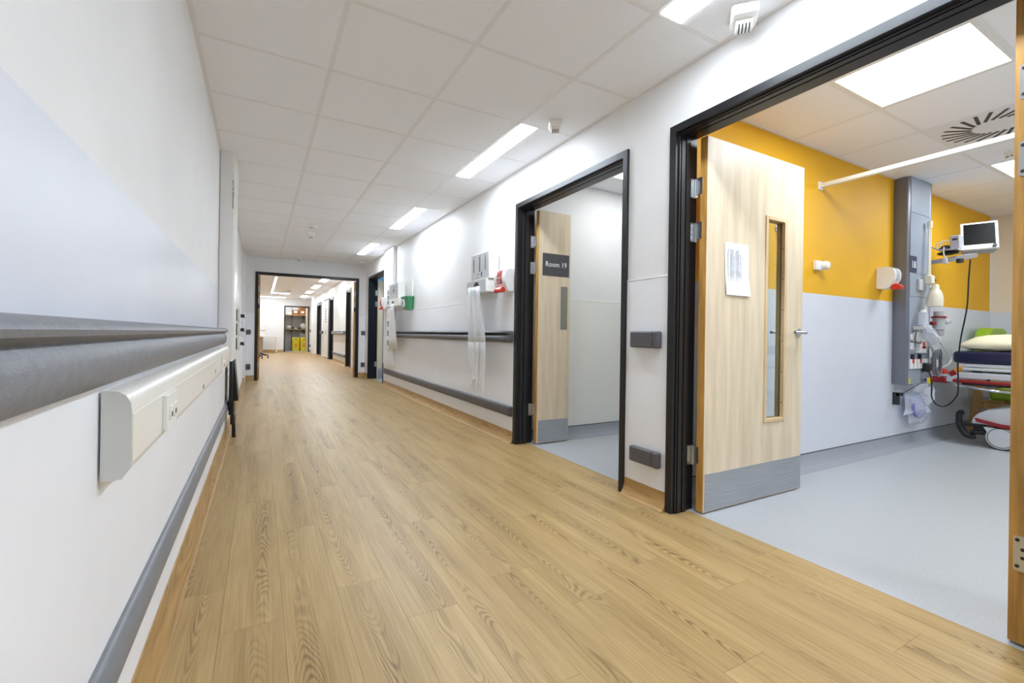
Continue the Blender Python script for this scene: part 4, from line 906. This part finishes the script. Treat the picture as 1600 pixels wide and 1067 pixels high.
# gel dispenser and sounder on the yellow wall
soap(YB - .003, 4.62, 4.74, 1.39, 1.575, 'white gel dispenser with red lever on the yellow wall', .135, None, -1, 'x', 'red', 'wplast', 'silver')
so = thing('wall_sounder', 'small white wall sounder with a dome on the yellow wall', 'sounder', (3.70, YB, 1.47))
bx(3.632, 3.735, YB - .035, YB - .003, 1.475, 1.545).build('back_box', 'wplast', so, bevel=.006)
MB().loft([[(3.715 + .0 + r * math.cos(2 * math.pi * k / 16), YB - .035 - h, 1.51 + r * math.sin(2 * math.pi * k / 16)) for k in range(16)] for r, h in ((.034, 0), (.034, .022), (.026, .04), (.01, .047))]).build('dome', 'wplast', so)
ch = thing('coat_hook', 'metal coat hook on the yellow wall seen through the door glass', 'hook', (3.17, YB, 1.73))
m = MB(); m.cyl((3.165, YB - .004, 1.73), (3.165, YB - .011, 1.73), .026, n=16); m.cyl((3.165, YB - .01, 1.73), (3.165, YB - .075, 1.735), .009, n=10); m.cyl((3.165, YB - .075, 1.735), (3.165, YB - .082, 1.736), .015, n=12); m.build('hook_body', 'steel', ch)

# ------------------------------------------------------------------ patient monitor on its arm
am = thing('monitor_arm', 'grey swing arm carrying the monitor from the bedhead unit', 'arm', (5.40, 1.84, 1.65))
bx(5.386, 5.44, 1.80, 1.87, 1.635, 1.70).build('arm_bracket', 'monback', am, bevel=.004)
m = MB(); m.loft([[(5.40, 1.845 + a, 1.675 + b) for a, b in ((-.02, -.02), (.02, -.02), (.02, .012), (-.02, .012))], [(5.46, 1.64 + a, 1.705 + b) for a, b in ((-.03, -.03), (.03, -.03), (.03, .012), (-.03, .012))], [(5.47, 1.53 + a, 1.715 + b) for a, b in ((-.03, -.025), (.03, -.025), (.03, .012), (-.03, .012))]]); m.build('arm_beam', 'monback', am)
m = MB(); m.cyl((5.46, 1.61, 1.655), (5.46, 1.61, 1.69), .025, n=14); m.build('arm_pivot', 'slot', am)
ty = thing('cable_tray', 'grey tray of leads and modules behind the bay monitor', 'tray', (5.47, 1.68, 1.78))
m = MB(); m.loft([[(5.40 + a, 1.80, 1.80 + b) for a, b in ((0, .02), (.1, .02), (.1, .028), (0, .028))], [(5.38 + a, 1.74, 1.775 + b) for a, b in ((0, 0), (.16, 0), (.16, .012), (0, .012))], [(5.38 + a, 1.60, 1.765 + b) for a, b in ((0, 0), (.16, 0), (.16, .012), (0, .012))]]); m.build('tray_base', 'monback', ty)
blob((5.46, 1.69, 1.752), (.05, .08, .018), 21).build('cavity_shade', 'dark', ty)  # dark blob painted in for the shaded cavity between tray and arm
bx(5.41, 5.50, 1.60, 1.665, 1.78, 1.90).build('module', 'monback', ty, bevel=.006)
bx(5.408, 5.412, 1.615, 1.65, 1.855, 1.872).build('module_window', 'slot', ty)
blob((5.46, 1.70, 1.80), (.05, .05, .025), 23).build('lead_bundle', 'slot', ty)
for q, (a, b, c) in enumerate((((5.40, 1.76, 1.79), (5.40, 1.745, 1.85), (5.42, 1.70, 1.83)), ((5.39, 1.73, 1.80), (5.39, 1.71, 1.86), (5.42, 1.66, 1.85)))):
    MB().tube(smoothpath([a, b, c], 5), .004).build('lead', 'greyplast', ty)
MB().tube(smoothpath([(5.39, 1.70, 1.80), (5.375, 1.695, 1.74), (5.37, 1.68, 1.69)], 4), .006).build('hanging_lead', 'greyplast', ty)
bx(5.36, 5.385, 1.668, 1.70, 1.645, 1.70).build('hanging_clip', 'greyplast', ty, bevel=.004)
mo = thing('patient_monitor', 'ivory patient monitor with a dark screen on the swing arm', 'monitor', (5.5, 1.5, 1.73))
A, TL = math.radians(20), math.radians(24)
nrm = Vector((-math.cos(A), -math.sin(A), 0)); wv = Vector((math.sin(A), -math.cos(A), 0))      # facing and width directions
R3 = Matrix((wv, nrm * -1, Vector((0, 0, 1)))).transposed().to_4x4()
base = Matrix.Translation((5.515, 1.500, 1.762)) @ R3 @ Matrix.Rotation(-TL, 4, 'X')      # local x width, y back, z up
def mb_local(fn): 
    m = MB(); fn(m); m.v = [tuple(base @ Vector(v)) for v in m.v]; return m
mb_local(lambda m: m.loft([[(a * .118, -.012, .14 + b * .14) for a, b in ((-1, -1), (1, -1), (1, 1), (-1, 1))], [(a * .118, .012, .14 + b * .14) for a, b in ((-1, -1), (1, -1), (1, 1), (-1, 1))]])).build('front_bezel', 'monit', mo, bevel=.005)
mb_local(lambda m: m.loft([[(a * .112, .0125, .145 + b * .13) for a, b in ((-1, -1), (1, -1), (1, 1), (-1, 1))], [(a * .112, .07, .145 + b * .13) for a, b in ((-1, -1), (1, -1), (1, 1), (-1, 1))], [(a * .09, .12, .12 + b * .095) for a, b in ((-1, -1), (1, -1), (1, 1), (-1, 1))]])).build('rear_case', 'monback', mo, bevel=.008)
mb_local(lambda m: m.box(-.098, .100, -.0135, -.0118, .046, .262)).build('screen', 'screen', mo)
mb_local(lambda m: (m.box(-.105, .105, .02, .06, .277, .292))).build('carry_handle', 'monit', mo, bevel=.006)
mb_local(lambda m: [m.box(-.09 + .035 * k, -.066 + .035 * k, -.0133, -.0118, .018, .027) for k in range(4)]).build('button', 'greyplast', mo)
mb_local(lambda m: m.cyl((.092, -.012, .022), (.092, -.03, .022), .014)).build('dial_knob', 'slot', mo)

# ------------------------------------------------------------------ hospital trolley bed
BX = 5.70
bd = thing('hospital_trolley', 'hospital trolley with navy mattress and red side rail in the bay', 'bed', (BX, 1.0, 0))
bx(BX + .02, BX + .70, -.35, 1.732, .752, .862).build('mattress', 'navy', bd, bevel=.03, seg=4)
bx(BX + .03, BX + .69, -.3, 1.69, .715, .748).build('mattress_deck', 'bedgrey', bd, bevel=.008)
for ya, yb in ((1.0, 1.66), (.2, .95)):
    bx(BX + .0, BX + .035, ya, yb, .685, .71).build('deck_bar', 'bedgrey', bd, bevel=.006)
m = MB(); m.box(BX, BX + .68, -.3, 1.714, .605, .668); m.build('main_frame', 'bedgrey', bd, bevel=.01)
m = MB()
for y in (1.55, 1.3, .9): m.box(BX + .05, BX + .12, y, y + .05, .665, .718)
m.build('deck_support', 'slot', bd)
m = MB(); m.tube([(BX - .03, 1.705, .588), (BX - .035, 1.66, .586), (BX - .035, -.2, .588)], .017, 10); m.build('side_rail', 'dred', bd)
m = MB()
for y in (1.47, 1.1): m.cyl((BX - .035, y, .60), (BX - .035, y, .618), .009)
m.build('rail_catch', 'dark', bd)
m = MB(); m.tube(smoothpath([(BX - .02, 1.69, .548), (BX - .045, 1.60, .54), (BX - .05, 1.45, .522), (BX - .03, 1.3, .518), (BX - .03, .2, .52)], 6), .014, 10); m.build('lower_tube', 'chrome', bd)
m = MB(); m.box(BX, BX + .4, 1.35, 1.66, .552, .575); m.build('under_plate', 'slot', bd, bevel=.004)
m = MB(); m.box(BX - .01, BX + .10, 1.765, 1.875, .555, .615); m.build('corner_buffer', 'dred', bd, bevel=.012)
m = MB(); m.box(BX - .005, BX + .5, 1.765, 1.872, .616, .645); m.build('head_rail', 'bedgrey', bd, bevel=.008)
m = MB(); m.box(BX, BX + .06, 1.70, 1.77, .57, .64); m.build('corner_bracket', 'bedgrey', bd, bevel=.006)
m = MB(); m.loft([[(BX + .02 + a * k, 1.815 + b * k, z) for a, b in rounded([(-.03, -.05), (.03, -.05), (.03, .05), (-.03, .05)], .01)] for z, k in ((.645, 1), (.675, .9), (.69, .6))]); m.build('red_lever', 'red', bd)
m = MB(); m.cyl((BX + .02, 1.72, .65), (BX + .02, 1.665, .71), .024); m.build('yellow_handle', 'orange', bd)
m = MB(); m.cyl((BX + .02, 1.74, .64), (BX + .02, 1.70, .665), .03); m.build('brown_grip', 'dred', bd)
m = MB(); m.cyl((BX + .32, 1.20, .30), (BX + .32, 1.20, .60), .13, n=20); m.build('lift_column', 'dark', bd)
pf = [(1.59, .205), (1.585, .25), (1.555, .30), (1.49, .345), (1.40, .372), (1.28, .385), (.5, .385), (.3, .34), (.2, .21)]
rings = []
for x, k in ((BX + .02, .93), (BX + .06, 1.0), (BX + .60, 1.0), (BX + .64, .93)): rings.append([(x, y, .205 + (z - .205) * k) for y, z in pf])
MB().loft(rings).build('base_cover', 'bedgrey', bd)
m = MB(); m.prism([(1.565, .258), (1.555, .228), (1.40, .196), (1.25, .198), (1.25, .226), (1.40, .226)], 'x', BX - .008, BX + .018); m.build('red_trim', 'dred', bd)
def wheel(y, n=26):
    w = MB(); yc, zc, r = y, .105, .104
    w.loft([[(x, yc + rr * math.cos(2 * math.pi * k / n), zc + rr * math.sin(2 * math.pi * k / n)) for k in range(n)] for x, rr in ((BX + .01, r * .9), (BX + .018, r), (BX + .05, r), (BX + .058, r * .9))]); o = w.build('wheel', 'dark', bd)
    d = MB(); pts = [(yc + .097 * math.cos(a), zc + .097 * math.sin(a)) for a in [math.radians(-190 + 235 * k / 24) for k in range(25)]]
    pts = [(yc - .05, zc + .083)] + [(yc + .097 * math.cos(a), zc + .097 * math.sin(a)) for a in [math.radians(140 + 245 * k / 24) for k in range(25)]] + [(yc + .112, zc + .083)]
    d.prism(pts, 'x', BX - .004, BX + .009); d.build('wheel_cover', 'bedgrey', o, bevel=.003)
    g_ = MB(); g_.tube([(BX - .0045, yc + .084 * math.cos(2 * math.pi * k / 28), zc + .084 * math.sin(2 * math.pi * k / 28)) for k in range(29)], .0025, 6); g_.build('cover_ring', 'dark', o)
wheel(1.398); wheel(.35)
m = MB(); m.box(BX + .03, BX + .1, 1.50, 1.585, .13, .20); m.build('castor_fork', 'dark', bd, bevel=.01)
m = MB(); m.cyl((BX + .03, 1.64, .19), (BX + .04, 1.50, .185), .016); m.cyl((BX + .03, 1.60, .12), (BX + .04, 1.50, .135), .02); m.build('buffer_strut', 'dark', bd)
m = MB(); P_ = smoothpath([(BX, 1.637, .300), (BX - .003, 1.668, .285), (BX - .005, 1.672, .235), (BX - .005, 1.668, .18), (BX, 1.645, .125), (BX, 1.61, .088), (BX, 1.56, .085)], 5)
m.tube(P_, [.012] + [.024] * (len(P_) - 2) + [.016], 10); m.build('black_bumper', 'dark', bd)
pw = thing('pillow', 'cream pillow lying on the navy trolley mattress', 'pillow', (BX + .3, 1.45, .862))
rings = []; N_ = 28
for zz, k in ((.870, .55), (.876, .86), (.895, .97), (.915, 1.0), (.935, .985), (.965, .92), (.99, .78), (1.008, .55), (1.018, .2)):
    r = []
    for q in range(N_):
        a = 2 * math.pi * q / N_; ca, sa = math.cos(a), math.sin(a); p = 5.0
        rr = (abs(ca) ** p + abs(sa) ** p) ** (-1 / p); kk = k if k > .95 else k * (1 - .05 * abs(math.sin(2 * a)) ** 4)
        corner = abs(math.sin(2 * a)) ** 6 * (.10 if k >= .97 else 0)
        r.append((BX + .33 + .27 * rr * ca * kk * (1 + corner * .5), 1.37 + .355 * rr * sa * kk * (1 + corner * .25), zz + .006 * math.sin(5 * a + zz * 40)))
    rings.append(r)
MB().loft(rings).build('pillow_case', 'pillow', pw)

# armchair behind the trolley
ac = thing('armchair', 'lime green armchair with beech frame behind the trolley', 'chair', (6.95, 1.5, 0))
m = MB(); m.prism(rounded([(6.62, .50), (7.20, .50), (7.20, 1.05), (7.1, 1.10), (6.72, 1.10), (6.62, 1.02)], .1, 5), 'y', 1.72, 1.84); m.build('back_cushion', 'lime', ac, bevel=.02, seg=3)
bx(6.63, 7.19, 1.16, 1.72, .35, .46).build('seat_cushion', 'lime', ac, bevel=.03, seg=3)
for x in (6.56, 7.21):
    m = MB(); m.prism([(1.86, .0), (1.80, .0), (1.73, .62), (1.80, .62)], 'x', x, x + .045); m.build('rear_leg', 'chairwood', ac, bevel=.006)
    m = MB(); m.prism([(1.19, .0), (1.13, .0), (1.13, .62), (1.19, .62)], 'x', x, x + .045); m.build('front_leg', 'chairwood', ac, bevel=.006)
    bx(x - .01, x + .055, 1.08, 1.82, .621, .655).build('armrest', 'chairwood', ac, bevel=.01)
    bx(x + .005, x + .04, 1.18, 1.80, .26, .31).build('side_stretcher', 'chairwood', ac, bevel=.004)
bx(6.606, 7.209, 1.745, 1.785, .26, .33).build('back_stretcher', 'chairwood', ac)

# ------------------------------------------------------------------ far end: desk, chair base, store
dk = thing('desk', 'white desk with grey panel beyond the double doors', 'desk', (.3, 22.8, 0))
bx(-1.0, .72, 22.3, 23.05, .70, .735).build('desk_top', 'wplast', dk, bevel=.004)
bx(-.25, .10, 22.4, 22.95, .02, .70).build('drawer_pedestal', mat('taupe_laminate', (160, 146, 134), .5), dk)
bx(.60, .64, 22.35, 23.0, 0, .70).build('side_panel', 'wplast', dk)
st = thing('office_chair', 'black star base of an office chair beside the far desk', 'chair', (.0, 18.0, 0))
for k in range(5):
    a = 2 * math.pi * k / 5 + .12
    m = MB(); m.loft([[(-.08 + .06 * math.cos(a) + w * -math.sin(a), 18.0 + .06 * math.sin(a) + w * math.cos(a), z) for w, z in ((-.03, .13), (.03, .13), (.03, .20), (-.03, .20))], [(-.08 + .33 * math.cos(a) + w * -math.sin(a), 18.0 + .30 * math.sin(a) + w * math.cos(a), z) for w, z in ((-.02, .075), (.02, .075), (.02, .11), (-.02, .11))]]); m.build('base_arm', 'dark', st)
    m = MB(); c_ = (-.08 + .32 * math.cos(a), 18.0 + .29 * math.sin(a)); m.cyl((c_[0] - .02, c_[1], .036), (c_[0] + .02, c_[1], .036), .036, n=12); m.build('castor', 'dark', st)
m = MB(); m.cyl((-.08, 18, .13), (-.08, 18, .46), .03); m.build('gas_column', 'dark', st)
MB().prism(rounded([(-.36, 17.75), (-.02, 17.75), (-.02, 18.24), (-.36, 18.24)], .06), 'z', .46, .54).build('seat', 'slot', st)
bx(-.36, -.06, 18.22, 18.27, .60, 1.05).build('backrest', 'slot', st, bevel=.02)
bx(-.12, -.04, 18.20, 18.225, .52, .75).build('back_support', 'dark', st)
hd = thing('telephone', 'white desk device standing on the far desk', 'device', (.12, 22.6, .735))
bx(-.02, .17, 22.5, 22.7, .736, .80).build('device_base', 'wplast', hd, bevel=.01); bx(.02, .09, 22.58, 22.64, .80, 1.10).build('device_stem', 'wplast', hd, bevel=.006); bx(-.05, .19, 22.56, 22.66, .95, 1.0).build('device_arm', 'greyplast', hd)
def shelf(z, label):
    t = thing('shelf', label, 'shelf', (1.4, 24.9, z), 'store shelves'); bx(.82, 2.18, 24.55, 25.28, z - .025, z).build('shelf_board', 'bvis', t)
    for x in (1.35, 1.85): bx(x, x + .025, 24.9, 25.29, z - .12, z - .026).build('bracket', 'slot', t)
shelf(1.765, 'upper shelf holding cardboard boxes in the store'); shelf(1.075, 'lower shelf with white bundles in the store')
for x in (1.36, 1.86): bx(x, x + .02, 25.285, 25.30, .3, 2.2).build('upright', 'slot', thing('shelf_upright', ('left' if x < 1.5 else 'right') + ' dark shelf upright on the store back wall', 'shelf upright', (x, 25.29, .3)))
def carton(x0, x1, z0, z1, label):
    t = thing('cardboard_box', label, 'box', (x0, 24.6, z0), 'boxes on the upper shelf')
    bx(x0, x1, 24.62, 25.0, z0, z1).build('carton', 'card', t, bevel=.005); bx(x0 - .004, x1 + .004, 24.612, 25.005, z1 - .06, z1 + .004).build('carton_lid', 'card', t)
    bx((x0 + x1) / 2 - .07, (x0 + x1) / 2 + .07, 24.607, 24.621, z0 + .09, z0 + .19).build('carton_label', 'paper', t)
carton(1.37, 1.62, 1.766, 2.0, 'lower brown cardboard box at the left of the upper store shelf'); carton(1.645, 1.97, 1.766, 2.14, 'taller brown cardboard box at the right of the upper store shelf')
blob((1.24, 24.8, 1.826), (.10, .1, .055), 31, j=.1).build('packet', 'wplast', thing('white_packet', 'white packet left of the boxes on the upper store shelf', 'packet', (1.24, 24.8, 1.766)))
blob((1.22, 24.8, 1.165), (.12, .12, .08), 32, j=.1).build('folded_cloth', 'wplast', thing('linen_bundle', 'white bundle at the left of the lower store shelf', 'bundle', (1.25, 24.8, 1.076)))
blob((1.88, 24.8, 1.238), (.17, .12, .15), 33, j=.1).build('folded_cloth', 'wplast', thing('linen_bundle', 'large white bundle at the right of the lower store shelf', 'bundle', (1.88, 24.8, 1.076)))
bx(1.37, 1.43, 24.7, 24.8, 1.076, 1.17).build('case', 'dark', thing('black_tin', 'small black tin on the lower store shelf', 'tin', (1.4, 24.75, 1.076)), bevel=.008)
bx(1.60, 1.74, 24.7, 24.85, 1.076, 1.15).build('case', 'dark', thing('black_case', 'black case beside the large bundle in the store', 'case', (1.67, 24.75, 1.076)), bevel=.008)
bx(1.46, 1.58, 24.7, 24.85, 1.076, 1.13).build('case', 'greyplast', thing('grey_tray', 'grey tray between the black items in the store', 'tray', (1.52, 24.75, 1.076)), bevel=.008)
def clinical_bin(x0, x1, label):
    t = thing('clinical_waste_bin', label, 'bin', (x0, 24.5, 0), 'yellow waste bins'); xm = (x0 + x1) / 2; w = x1 - x0
    MB().loft([[(xm + a * w * .45, 24.62 + b * .16, z) for a, b in rounded([(-1, -1), (1, -1), (1, 1), (-1, 1)], .15)] for z in (.002,)] + [[(xm + a * w * .5, 24.62 + b * .18, z) for a, b in rounded([(-1, -1), (1, -1), (1, 1), (-1, 1)], .15)] for z in (.56,)]).build('bin_body', 'yellowplast', t)
    MB().loft([[(xm + a * w * k, 24.62 + b * .37 * k, z) for a, b in rounded([(-1, -1), (1, -1), (1, 1), (-1, 1)], .15)] for z, k in ((.562, .53), (.60, .53), (.66, .47))]).build('bin_lid', 'yellowplast', t)
    bx(xm - .05, xm + .05, 24.42, 24.45, .57, .60).build('lid_handle', 'slot', t)
    bx(xm - .06, xm + .05, 24.427, 24.45, .2, .36).build('bin_label', 'orange', t)
clinical_bin(1.355, 1.68, 'yellow clinical waste bin on the left under the store shelf'); clinical_bin(1.71, 2.03, 'yellow clinical waste bin on the right under the store shelf')
bx(1.70, 2.03, 24.9, 25.2, .002, .86).build('case', 'greyplast', thing('storage_crate', 'grey crate standing behind the right yellow bin', 'crate', (1.7, 24.9, 0)), bevel=.01)
